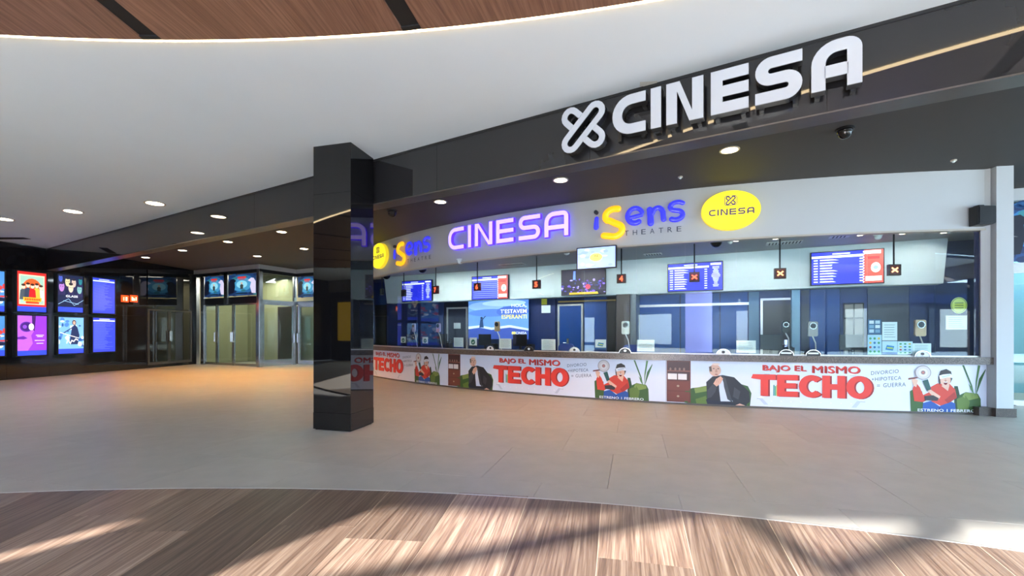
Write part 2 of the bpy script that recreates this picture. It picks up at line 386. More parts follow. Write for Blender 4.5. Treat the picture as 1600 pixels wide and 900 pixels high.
# wooden ceiling with radial slots
cw = struct('ceiling_wood')
CC, CCR = Vector((-3.02, -13.07)), 17.216; KC = Vector((-3.27, -8.3))
sl = math.radians(11)
for k in range(-5, 8):
    a0 = sl * k; a1 = a0 + sl; g = .082 / 11.9
    for r0, r1 in ((8.2, 30), (5.2, 8.19), (2.0, 5.19)):
        pts = []; N_ = 10
        for i in range(N_ + 1):
            a = a0 + g + (sl - 2*g) * i / N_; dd = Vector((math.sin(a), math.cos(a))); pts.append(KC + dd * min(r1, to_arc(dd, CC, CCR, KC)))
        for i in range(N_, -1, -1):
            a = a0 + g + (sl - 2*g) * i / N_; pts.append(KC + Vector((math.sin(a), math.cos(a))) * r0)
        am = (a0 + a1) / 2; d = Vector((math.sin(am), math.cos(am))); ce = KC + d * (r0 + 1.5)
        L = [((p - ce).dot(d), (p - ce).dot(Vector((-d.y, d.x)))) for p in pts][::-1]
        b = MB(); b.prism(L, CEIL - .022, CEIL - .004, M_cwood); o = b.build('ceiling_panel'); o.parent = cw; o.location = (ce.x, ce.y, 0); o.rotation_euler.z = math.atan2(d.y, d.x)
    dd = Vector((math.sin(a0), math.cos(a0))); nn = Vector((dd.y, -dd.x)); q = KC + dd * (to_arc(dd, CC, CCR, KC) - .02); p = KC + dd * 2
    b = MB(); hw = .09
    b.add([(*(p - nn*hw), CEIL-.006), (*(p + nn*hw), CEIL-.006), (*(q + nn*hw), CEIL-.006), (*(q - nn*hw), CEIL-.006)], [(0, 3, 2, 1)], M_dark)
    b.box((-hw, -.05, CEIL-.022), (hw, .0, CEIL-.005), M_dark, lambda a, c, z: (q.x + nn.x*a + dd.x*(c + .02), q.y + nn.y*a + dd.y*(c + .02), z))
    b.build('slot_liner', cw)
    # track fittings in the slot
    b = MB()
    for r in (10.9, 11.3, 11.7): c = KC + dd * r; b.cyl((c.x, c.y, CEIL-.03), (c.x, c.y, CEIL-.007), .03, M_dmetal, 8)
    b.build('track_fitting', cw)
mb = MB(); n = 110; P0 = []
for i in range(n + 1):
    t = math.radians(35 + 110 * i / n); P0.append((CC.x + (CCR+.016) * math.cos(t), CC.y + (CCR+.016) * math.sin(t)))
mb.stroke(P0, .03, CEIL - .021, CEIL - .002, M_led, lambda u, v, w=0: (u, v, w))
mb.build('light_strip', **tags('thin warm glowing light strip curving along the edge of the wooden ceiling', 'light strip'))
# small service marks on the white ceiling
x, y = ceil_px(1012, 130, CEIL); mb = MB(); mb.add([(x-.09, y-.03, CEIL-.004), (x+.09, y-.05, CEIL-.004), (x+.11, y+.05, CEIL-.004), (x-.07, y+.06, CEIL-.004)], [(0, 3, 2, 1)], mat('patch_plaster', (208, 206, 200), .9, 0, .2, 30))
mb.build('ceiling_patch', **tags('small rough filler patch on the white ceiling above the large sign', 'patch'))
x, y = ceil_px(12, 372, CEIL); mb = MB(); mb.box((x-.55, y-.1, CEIL-.012), (x+.55, y+.1, CEIL-.002), M_dark)
for k in range(5): mb.box((x-.5, y-.085+k*.04, CEIL-.018), (x+.5, y-.075+k*.04, CEIL-.012), M_dmetal)
mb.build('air_vent', **tags('dark slotted air vent in the white ceiling above the left posters', 'vent'))

# ------------------------------------------------------------------ fascia beam
fb = struct('wall_fascia'); FB, FT = 3.40, CEIL; TH = .235
js = [0, 3.0]
for x in (135, 397, 683, 922, 1291): js.append(FAS.px(x, 300)[0])
js = sorted(set(round(j, 2) for j in js)); js = [j for i, j in enumerate(js) if i == 0 or j - js[i-1] > .8] + [js[-1] + 3.2, js[-1] + 6.4, js[-1] + 9.6]
for a, b_ in zip(js[:-1], js[1:]):
    b = MB(); b.box((a + .002, FB, -.03), (b_ - .002, FT, 0), M_fascia, FAS); b.build('panel', fb)
b = MB(); b.box((0, FB + .004, -TH), (js[-1], SOFF, -.031), M_dark, FAS); b.build('beam_core', fb)
b = MB(); b.box((0, FB - .012, -TH), (js[-1], FB + .003, .012), M_lip, FAS); b.build('bottom_lip', fb)
b = MB(); b.box((0, FT - .03, .001), (js[-1], FT, .008), M_dmetal, FAS); b.build('top_trim', fb)

# ------------------------------------------------------------------ black mirror pillar
pA, pB, pC = Vector((-2.874, 6.585)), Vector((-2.275, 6.42)), Vector((-2.14, 7.03)); pD = pA + pC - pB
pl = root('pillar', (pB.x, pB.y, 0), 'square black mirror-polished pillar standing free in front of the ticket booth', 'pillar')
for a, b_ in ((pA, pB), (pB, pC), (pC, pD), (pD, pA)):
    f = Plane(a, b_); L = f.L
    for z0, z1, nm, w in ((.0, .015, 'foot_gap', -.02), (.015, .25, 'plinth_panel', .004), (.253, 3.395, 'mirror_panel', 0), (3.398, CEIL, 'upper_panel', .0)):
        q = MB(); q.box((.002 if w >= 0 else .02, z0, -.02), (L - .002 if w >= 0 else L - .02, z1, w), M_pillar if nm != 'foot_gap' else M_dark, f); q.build(nm, pl)

# ------------------------------------------------------------------ left wall with black panels
wl = struct('wall_left'); WL = Plane((-17.42, -6.0), (-14.1, 20.9))
# Plane normal must look towards the hall
WL = Plane((-15.03 - .1237*19.4, 13.36 - 19.4), (-14.14, 20.56))
WALLN = WL.n
seam = [0, 3.2, 6.4, 9.6, 12.4] + [WL.px(x, 520)[0] for x in (10, 77, 133.5, 187, 229.5)] + [WL.L]
q = MB(); q.box((0, 0, -.2), (WL.L, SOFF, -.062), M_dark, WL); q.build('backing', wl)
for a, b_ in zip(seam[:-1], seam[1:]):
    for z0, z1 in ((0, .32), (.324, 2.05), (2.054, 3.62), (3.624, SOFF)):
        if z0 == .324 and b_ - a > 3.3: pass
        q = MB(); q.box((a + .002, z0, -.06), (b_ - .002, z1, 0 if z0 else .012), M_black, WL); q.build('panel', wl)

q = MB()                                           # far walls that close the building behind the booth and the entrances
for a, b in (((-18, 23.5), (22, 23.5)), ((22, 23.5), (22, 6.4)), ((22, 6.4), (15.2, 6.4)), ((-14.0, 20.9), (-18, 23.5))): f = Plane(a, b); q.box((0, 0, -.1), (f.L, SOFF, 0), M_dark, f)
o = q.build('wall_far'); o['kind'] = 'structure'
# ------------------------------------------------------------------ poster light boxes on the left wall
def lightbox(name, x0, x1, yt, yb, label, cat, art, seed=0, fr=WL, depth=.05, E=.52):
    u0, v1 = fr.px(x0, yt); u1, v1b = fr.px(x1, yt); _, v0 = fr.px((x0 + x1) / 2, yb); _, v1 = fr.px((x0 + x1) / 2, yt)
    r = root(name, fr((u0 + u1) / 2, v0, 0), label, cat)
    q = MB(); t = .035
    for a, b in (((u0-t, v0-t), (u1+t, v0)), ((u0-t, v1), (u1+t, v1+t)), ((u0-t, v0), (u0, v1)), ((u1, v0), (u1+t, v1))): q.box((a[0], a[1], .001), (b[0], b[1], depth + .015), M_dmetal, fr)
    q.build('frame', r)
    q = MB(); W, H = u1 - u0, v1 - v0
    q.box((u0, v0, .001), (u1, v1, depth), ink((48, 70, 228), E), fr); q.build('light_panel', r)
    q = MB(); random.seed(seed)
    f = lambda u, v, w=0: fr(u0 + u * W, v0 + v * H, depth + .002 + w)
    art(q, f, E); q.build('print', r)
    return r
def I(c, E): return ink(c, E)
def art_family(q, f, E):
    q.poly([(0, .13), (1, .13), (1, 1), (0, 1)], 0, I((206, 40, 36), E), f)
    q.poly([(.06, .18), (.94, .18), (.94, .93), (.06, .93)], .002, I((238, 206, 170), E), f)
    q.poly([(.1, .2), (.9, .2), (.9, .9), (.1, .9)], .004, I((150, 188, 170), E), f)
    q.ell(.5, .52, .36, .32, .006, I((224, 90, 40), E), f)
    for i, (x, y, c) in enumerate([(.2, .48, (70, 80, 90)), (.8, .48, (214, 210, 200)), (.35, .52, (50, 60, 80)), (.65, .52, (235, 170, 60)), (.5, .5, (196, 30, 34))]):
        q.poly([(x-.13, .3), (x+.13, .3), (x+.1, y+.05), (x, y+.1), (x-.1, y+.05)], .008 + i*.002, I(c, E), f); q.ell(x, y+.14, .07, .055, .009 + i*.002, I((235, 196, 170), E), f); q.ell(x, y+.185, .07, .03, .010 + i*.002, I((60, 36, 26), E), f, 12)
    q.poly([(.2, .26), (.8, .26), (.82, .36), (.18, .36)], .02, I((244, 170, 40), E), f); q.poly([(.28, .2), (.72, .2), (.74, .25), (.26, .25)], .02, I((214, 70, 30), E), f)
    for i in range(9): q.poly([(.24+i*.06, .285), (.28+i*.06, .285), (.28+i*.06, .335), (.24+i*.06, .335)], .022, I((196, 40, 30), E), f)
def art_purple(q, f, E):
    q.poly([(0, .12), (1, .12), (1, 1), (0, 1)], 0, I((140, 52, 222), E), f)
    q.poly([(0, .12), (.35, .12), (.52, .3), (.46, .5), (.6, .66), (.52, 1), (0, 1)], .002, I((176, 92, 232), E), f)
    q.poly([(.48, 1), (.62, 1), (.58, .6), (.5, .66)], .004, I((64, 26, 96), E), f)
    q.ell(.3, .72, .22, .13, .004, I((86, 36, 140), E), f); q.ell(.3, .72, .18, .10, .006, I((60, 30, 110), E), f); q.ell(.46, .72, .09, .085, .008, I((246, 236, 250), E), f); q.ell(.24, .72, .07, .05, .008, I((130, 70, 190), E), f)
    q.poly([(0, .46), (.2, .49), (.34, .43), (.2, .40), (0, .41)], .004, I((98, 34, 150), E), f)
    for y, a, b in ((.5, .62, .9), (.465, .66, .86), (.365, .58, .92), (.29, .64, .88)): q.poly([(a, y), (b, y), (b, y+.016), (a, y+.016)], .004, I((232, 214, 250), E), f)
def art_heads(q, f, E):
    q.poly([(0, .13), (1, .13), (1, 1), (0, 1)], 0, I((26, 34, 66), E), f)
    for i, (x, y, s, c) in enumerate([(.15, .68, .14, (170, 120, 190)), (.38, .82, .13, (206, 196, 150)), (.62, .8, .12, (200, 176, 160)), (.85, .64, .13, (120, 170, 170)), (.5, .66, .13, (222, 200, 170)), (.1, .9, .1, (70, 90, 180)), (.88, .86, .1, (40, 120, 130))]):
        q.poly([(x-s*1.1, y-s*1.6), (x+s*1.1, y-s*1.6), (x+s*.5, y), (x-s*.5, y)], .002+i*.002, I((44, 40, 80), E), f); q.ell(x, y, s*.75, s, .003+i*.002, I(c, E), f, 14); q.ell(x, y+s*.8, s*.66, s*.3, .004+i*.002, I((40, 36, 50), E), f, 12)
        for sx in (-1, 1): q.ell(x+sx*s*.3, y+s*.05, s*.13, s*.09, .0045+i*.002, I((40, 30, 40), E), f, 8)
    text(q, 'GLASS', .28, .76, .40, .46, .03, I((240, 244, 250), E), f, .02)
    for a, b, c, d in ((.0, .2, .4, .36), (.4, .36, .62, .18), (.62, .18, 1, .34), (.2, .3, .8, .22)): q.stroke([(a, b), (c, d)], .012, .02, .021, I((150, 190, 220), E), f)
def art_warrior(q, f, E):
    q.poly([(0, .13), (1, .13), (1, 1), (0, 1)], 0, I((112, 168, 224), E), f)
    random.seed(5)
    for i in range(26): q.ell(random.random(), random.uniform(.15, .95), random.uniform(.03, .12), random.uniform(.02, .07), .002+i*.0003, I(random.choice([(226, 236, 246), (40, 84, 150), (70, 120, 190), (190, 216, 240)]), E), f, 10)
    q.poly([(.4, .25), (.75, .25), (.82, .5), (.74, .72), (.64, .8), (.52, .74), (.46, .5)], .012, I((30, 44, 84), E), f); q.ell(.6, .86, .08, .075, .014, I((70, 60, 66), E), f); q.ell(.6, .85, .05, .05, .016, I((196, 160, 140), E), f)
    q.stroke([(.15, .55), (.6, .75)], .03, .013, .014, I((40, 60, 110), E), f); q.stroke([(.05, .58), (.8, .42)], .018, .015, .016, I((236, 240, 246), E), f)
    q.stroke([(.3, .28), (.36, .4), (.44, .27), (.5, .36), (.58, .33), (.66, .4), (.76, .36)], .03, .02, .021, I((244, 246, 250), E), f)
def art_list(q, f, E):
    q.poly([(0, 0), (1, 0), (1, 1), (0, 1)], 0, I((46, 62, 206), E), f)
    q.poly([(.02, .90), (.98, .90), (.98, .935), (.02, .935)], .002, I((206, 226, 250), E), f); q.poly([(.28, .955), (.75, .955), (.75, .975), (.28, .975)], .002, I((190, 206, 250), E), f)
    y = .86
    while y > .06:
        a = random.uniform(.5, .9); q.poly([(.05, y), (a, y), (a, y+.008), (.05, y+.008)], .002, I((104, 122, 236), E), f); y -= .031
def art_blue(q, f, E):
    q.poly([(0, .14), (1, .14), (1, 1), (0, 1)], 0, I((70, 130, 190), E), f); random.seed(9)
    for i in range(30): q.ell(random.random(), random.uniform(.2, .95), random.uniform(.04, .16), random.uniform(.02, .08), .002+i*.0003, I(random.choice([(220, 230, 240), (30, 60, 120), (200, 60, 60), (40, 120, 180), (20, 30, 60)]), E), f, 10)
lightbox('poster_lightbox', -62, 4.5, 421, 485.5, 'upper backlit film poster cut by the left edge of the photo', 'poster', art_blue, 1)
lightbox('poster_lightbox', -64, 5, 493, 557, 'lower backlit blue film poster cut by the left edge of the photo', 'poster', art_blue, 2)
lightbox('poster_lightbox', 24.3, 70, 425.5, 487, 'backlit red and gold film poster showing a family group', 'poster', art_family, 3)
lightbox('poster_lightbox', 24.6, 70.6, 493.5, 555, 'backlit purple film poster with half a face below the red poster', 'poster', art_purple, 4)
lightbox('poster_lightbox', 88, 127.5, 430.5, 487.5, 'backlit dark film poster with several heads and white lettering', 'poster', art_heads, 5)
lightbox('poster_lightbox', 89, 128.5, 496, 552, 'backlit pale blue poster of a dark standing figure with lance', 'poster', art_warrior, 6)
lightbox('listing_screen', 142.5, 177.5, 435.5, 489.5, 'upper blue listing screen with white header beside the exit signs', 'screen', art_list, 7)
lightbox('listing_screen', 143, 178, 497, 549.5, 'lower blue listing screen below the other listing screen', 'screen', art_list, 8)
# exit signs
for k, (x0, x1, lb) in enumerate(((189, 200, 'left of the two orange illuminated signs on the black wall'), (203, 214, 'right of the two orange illuminated signs on the black wall'))):
    u0, v1 = WL.px(x0, 461); u1, _ = WL.px(x1, 461); _, v0 = WL.px((x0+x1)/2, 472)
    r = root('illuminated_sign', WL((u0+u1)/2, v0, 0), lb, 'sign'); q = MB(); q.box((u0, v0, .001), (u1, v1, .03), ink((226, 62, 20), .8), WL); q.build('body', r)
    q = MB(); f = lambda u, v, w=0: WL(u0 + u*(u1-u0), v0 + v*(v1-v0), .032 + w)
    if k == 0: q.ell(.3, .62, .07, .12, 0, ink((255, 214, 170), 1.0), f, 10); q.stroke([(.3, .5), (.3, .2)], .1, 0, .001, ink((255, 214, 170), 1.0), f); q.poly([(.55, .2), (.8, .2), (.8, .75), (.55, .75)], 0, ink((255, 214, 170), 1.0), f)
    else: q.poly([(.15, .2), (.6, .2), (.6, .5), (.15, .78)], 0, ink((255, 214, 170), 1.0), f); q.poly([(.7, .25), (.86, .25), (.86, .75), (.7, .75)], 0, ink((255, 214, 170), 1.0), f)
    q.build('pictogram', r)
# dark glass double door in the left wall
def glass_door(name, fr, u0, u1, v0, v1, parent=None, fm=M_steel, gm=M_dglass, t=.06, handle=None, w0=0.0, dep=.05, rail=.1, handle_h=1.15):
    """a framed glass leaf: frame, pane and pull handle"""
    r = parent if parent is not None else struct(name, fr((u0+u1)/2, v0, 0))
    q = MB()
    for a, b in (((u0, v0), (u0+t, v1)), ((u1-t, v0), (u1, v1)), ((u0+t, v0), (u1-t, v0+rail)), ((u0+t, v1-t), (u1-t, v1))): q.box((a[0], a[1], w0), (b[0], b[1], w0+dep), fm, fr)
    fo = q.build('leaf_frame', r)
    q = MB(); q.box((u0+t, v0+rail, w0+dep*.4), (u1-t, v1-t, w0+dep*.6), gm, fr); q.build('pane', fo if parent is not None else r)
    if handle:
        hu = u1 - t*.5 if handle == 'R' else u0 + t*.5; q = MB()
        P = [fr(hu, v0+handle_h-.2, w0+dep), fr(hu, v0+handle_h-.2, w0+dep+.07), fr(hu, v0+handle_h+.2, w0+dep+.07), fr(hu, v0+handle_h+.2, w0+dep)]
        q.tube(P, .022, M_steel, 8); q.build('handle', fo if parent is not None else r)
    return r
ua, _ = WL.px(230, 560); ub, _ = WL.px(263, 560); uc, _ = WL.px(298, 560)
M_mirror = mat('dark_mirror_glass', (30, 32, 32), .03, 0, .1, 3, spec=.9)
d1 = glass_door('door_1', WL, ua, ub, .12, 2.35, fm=M_lip, gm=M_mirror, handle='R', w0=.002)
d2 = glass_door('door_2', WL, ub+.01, uc, .12, 2.35, fm=M_lip, gm=M_mirror, handle='L', w0=.002)
q = MB(); q.box((ua, 2.4, .002), (uc, 3.9, .03), M_mirror, WL); o = q.build('window_1'); o['kind'] = 'structure'

# ------------------------------------------------------------------ glass entrance vestibule
V0, V1, V2, V3 = (-14.17, 20.3), (-10.24, 18.44), (-9.49, 20.02), (-4.9, 17.85)
def fantasy_art(q, f, E):
    q.poly([(0, 0), (1, 0), (1, 1), (0, 1)], 0, I((22, 52, 96), E), f)
    for s, c in ((.5, (34, 92, 140)), (.36, (60, 136, 176)), (.2, (130, 196, 214))): q.ell(.5, .52, s, s*.9, .002 + (.5-s)*.01, I(c, E), f)
    random.seed(4)
    for i in range(16): q.ell(random.random(), random.choice([random.uniform(0, .25), random.uniform(.8, 1)]), .09, .06, .006, I(random.choice([(16, 34, 70), (30, 70, 110), (40, 100, 110)]), E), f, 8)
    q.poly([(0, .1), (.2, .12), (.26, .4), (.24, .62), (.3, .7), (.2, .8), (.1, .78), (.0, .6)], .01, I((10, 14, 30), E), f)
    q.poly([(1, .08), (.86, .1), (.8, .4), (.84, .6), (.72, .68), (.84, .8), (.93, .78), (1, .62)], .01, I((196, 190, 214), E), f)
    q.poly([(.45, .3), (.55, .3), (.56, .48), (.5, .54), (.44, .48)], .011, I((50, 60, 60), E), f); q.ell(.5, .57, .035, .045, .012, I((200, 160, 130), E), f, 10)
    q.poly([(.34, .8), (.68, .8), (.64, .88), (.36, .88)], .012, I((196, 40, 40), E), f); q.poly([(.38, .74), (.62, .74), (.62, .78), (.38, .78)], .012, I((170, 50, 50), E), f)
    q.poly([(.28, .08), (.72, .08), (.7, .13), (.3, .13)], .012, I((10, 18, 30), E), f)
ves = struct('wall_vestibule', (V1[0], V1[1], 0))
F1 = Plane(V0, V1); F2 = Plane(V1, V2); F3 = Plane(V2, V3)
def bar(fr, u0, u1, v0, v1, w0, w1, nm='mullion', m=M_steel): q = MB(); q.box((u0, v0, w0), (u1, v1, w1), m, fr); return q.build(nm, ves)
DH = 2.62; L1, L2, L3 = F1.L, F2.L, F3.L
for fr, L in ((F1, L1), (F2, L2), (F3, L3)):
    bar(fr, 0, L, 4.0, SOFF, -.1, .03, 'top_trim', mat('pale_metal', (205, 203, 200), .3, .5)); bar(fr, 0, L, 3.86, 4.0, -.06, .0, 'header', M_cblack)
bar(F1, 0, .22, 0, 4.0, -.1, .04, 'corner_post'); bar(F1, .5, .72, 0, 3.86, -.06, .03); bar(F1, L1-.14, L1, 0, 4.0, -.12, .02, 'corner_post')
bar(F1, .72, L1-.14, DH, DH+.28, -.08, 0, 'transom', M_cblack); bar(F2, .02, L2, DH, DH+.14, -.06, .02, 'transom'); bar(F3, 0, L3, DH, DH+.16, -.06, .02, 'transom')
bar(F1, 2.13, 2.35, DH, 3.95, -.06, .035); bar(F2, 0, .14, 0, 3.9, -.08, .02, 'corner_post'); bar(F2, L2-.12, L2, 0, 3.9, -.08, .02)
for k, (a, b, hd) in enumerate(((.74, 1.58, 'R'), (1.62, 2.68, 'R'), (2.72, L1-.16, 'L'))):
    glass_door('door_%d' % (3 + k), F1, a, b, .02, DH, handle=hd, w0=-.05, handle_h=1.2)
glass_door('door_6', F2, .16, L2-.14, .02, DH, handle='R', w0=-.05, rail=.26)
q = MB(); q.box((.16, DH+.15, -.04), (L2-.14, 3.86, -.03), M_dglass, F2); q.build('pane', ves)
for k, (a, b) in enumerate(((.1, 1.2), (1.24, 2.34), (2.38, 3.48), (3.52, 4.6))):
    glass_door('door_%d' % (7 + k), F3, a, b, .02, DH, handle='L', w0=-.05, rail=.18, t=.1)
for fr, spans in ((F1, ((.76, 2.1, 'night-blue fantasy poster above the entrance doors, left of two'), (2.4, L1-.2, 'night-blue fantasy poster above the entrance doors, right of two'))), (F3, ((.12, 1.25, 'fantasy poster on the recessed glass entrance beside the black pillar'),))):
    for a, b, lb in spans:
        r = root('film_poster', fr((a+b)/2, 2.95, 0), lb, 'poster'); q = MB(); q.box((a, 2.95, -.03), (b, 3.84, .004), ink((14, 30, 60), .25), fr); q.build('backing', r)
        q = MB(); fantasy_art(q, (lambda u, v, w=0, a=a, b=b, fr=fr: fr(a + u*(b-a), 2.95 + v*.89, .006 + w)), .42); q.build('print', r)
FV = Plane(V0, (-13.06, 22.65)); q = MB(); q.box((.1, 0, -.05), (FV.L, SOFF, 0), M_cream, FV); q.build('side_wall', ves)
# inside of the vestibule: cream wall, dark panel
q = MB(); q.box((-1, 0, -2.6), (L1 + .2, SOFF, -2.5), M_cream, F1); q.box((L1*.62, 0, -2.2), (L1*.95, 2.6, -2.1), mat('dark_brown_panel', (52, 34, 30), .4), F1); q.build('back_wall', ves)
q = MB(); q.box((-.2, 0, -3.2), (L3 + 1, SOFF, -3.1), mat('pale_green_wall', (150, 178, 176), .6), F3); q.build('back_wall', ves)
lp = bpy.data.lights.new('vestibule_fill', 'AREA'); lp.energy = 70; lp.size = 2; lp.color = (1, .95, .8); lo = bpy.data.objects.new('vestibule_fill', lp); COL.objects.link(lo); lo.location = F1(2.3, 3.9, -1.3)  # added fill light with no fixture, brightens the cream interior
lp = bpy.data.lights.new('vestibule_fill', 'AREA'); lp.energy = 90; lp.size = 2; lp.color = (.8, .93, 1); lo = bpy.data.objects.new('vestibule_fill', lp); COL.objects.link(lo); lo.location = F3(2.2, 3.9, -1.6)  # second added fill, no fixture, lifts the recessed entrance
# ------------------------------------------------------------------ curved ticket booth
U0, U1 = -19.6, -1.62
ZL0, ZL1, ZB = .865, .985, 3.175
def arc_slab(q, u0, u1, v0, v1, w0, w1, m, st=.35):
    n = max(1, int(abs(u1 - u0) / st)); U = [u0 + (u1-u0)*i/n for i in range(n+1)]
    vs = [(u, v, w) for u in U for v, w in ((v0, w0), (v0, w1), (v1, w1), (v1, w0))]; fs = []
    for i in range(n):
        a, b = 4*i, 4*i + 4
        fs += [(a+1, b+1, b+2, a+2), (a+2, b+2, b+3, a+3), (a+3, b+3, b, a), (a, b, b+1, a+1)]
    fs += [(0, 1, 2, 3), (4*n+3, 4*n+2, 4*n+1, 4*n)]
    q.add(vs, fs, m, CYL)
q = MB(); arc_slab(q, U0, U1, ZB, SOFF, -.12, .05, M_band); o = q.build('wall_booth_band'); o['kind'] = 'structure'
q = MB(); arc_slab(q, U0, U1, ZB - .03, ZB, -.1, .06, mat('beige_trim', (176, 168, 156), .5)); o = q.build('trim_2'); o['kind'] = 'structure'
q = MB(); arc_slab(q, U0, U1, ZL0, ZL1, -.5, .13, M_granite); q.build('granite_worktop', **tags('long curved speckled brown granite ledge of the ticket booth', 'counter'))
# panes
win = struct('window_2'); UP = [-19.4, -18.4, -17.35, -16.31, -15.71, -14.67, -13.6, -12.51, -11.79, -10.68, -9.59, -8.51, -7.42, -6.5, -5.6, -4.54, -3.47, -2.41, -1.72]
for a, b in zip(UP[:-1], UP[1:]):
    fr = Plane(CYL(a, 0, -.02)[:2], CYL(b, 0, -.02)[:2])
    q = MB(); q.box((.004, ZL1, -.006), (fr.L - .004, ZB - .03, .006), M_glass, fr); q.build('pane', win)
q = MB(); arc_slab(q, U0, U1, ZL1, ZL1 + .02, -.04, .0, M_trimsteel); q.build('bottom_channel', win)
# counter front with printed panels
cf = root('ticket_counter', CYL(-7, 0), 'white curved counter front printed with red lettering and sofa figures', 'counter')
q = MB(); arc_slab(q, U0, U1, .0, ZL0, -.14, -.02, M_dark); q.build('core', cf)
q = MB(); arc_slab(q, U0, U1 + .02, 0, .035, -.02, .012, mat('base_strip', (86, 78, 70), .4)); q.build('base_strip', cf)
M_print = mat('white_print', (222, 226, 238), .35, 0, .015, 2)
M_r, M_r2, M_r3 = ink((226, 62, 52)), ink((150, 36, 34)), ink((186, 50, 44))
def techo(q, u, v, h, w, m, fr):
    s, b = .125, .098
    def P_(pts): q.poly(pts, w, m, fr)
    def ring(cx, cy, rx, ry, a0, a1, n=22):
        A = [math.radians(a0 + (a1 - a0)*i/n) for i in range(n + 1)]
        o = [(cx + rx*math.cos(t), cy + ry*math.sin(t), w) for t in A]; i_ = [(cx + (rx-s)*math.cos(t), cy + (ry-b)*math.sin(t), w) for t in A]
        q.add(o + i_, [(k, k + 1, n + 2 + k, n + 1 + k) for k in range(n)], m, fr)
    P_([(u+.13, v), (u+.13+s, v), (u+.13+s, v+h-b), (u+.38, v+h-b), (u+.38, v+h), (u, v+h), (u-.03, v+h-b*.8), (u+.13, v+h-b)])
    x = u + .40; P_([(x, v), (x+.34, v), (x+.34, v+b), (x+s, v+b), (x+s, v+h/2-b/2), (x+.31, v+h/2-b/2), (x+.31, v+h/2+b/2), (x+s, v+h/2+b/2), (x+s, v+h-b), (x+.34, v+h-b), (x+.34, v+h), (x, v+h)])
    ring(u + .96, v + h/2, .205, h/2 + .005, 42, 318)
    x = u + 1.13; P_([(x, v), (x+s, v), (x+s, v+h/2-b/2), (x+.24, v+h/2-b/2), (x+.24, v), (x+.24+s, v), (x+.24+s, v+h), (x+.24, v+h), (x+.24, v+h/2+b/2), (x+s, v+h/2+b/2), (x+s, v+h), (x, v+h)])
    ring(u + 1.715, v + h/2, .205, h/2 + .005, 0, 360)
units = (-17.77, -12.32, -6.85)
def W5(x, y): return (4.02 + (x - 1054) * .00254, 1.067 - y * .002847)     # right part of a unit (from the photograph's drawing)
def W4(x, y): return ((x - 781) * .00234, 1.15 - y * .00258)
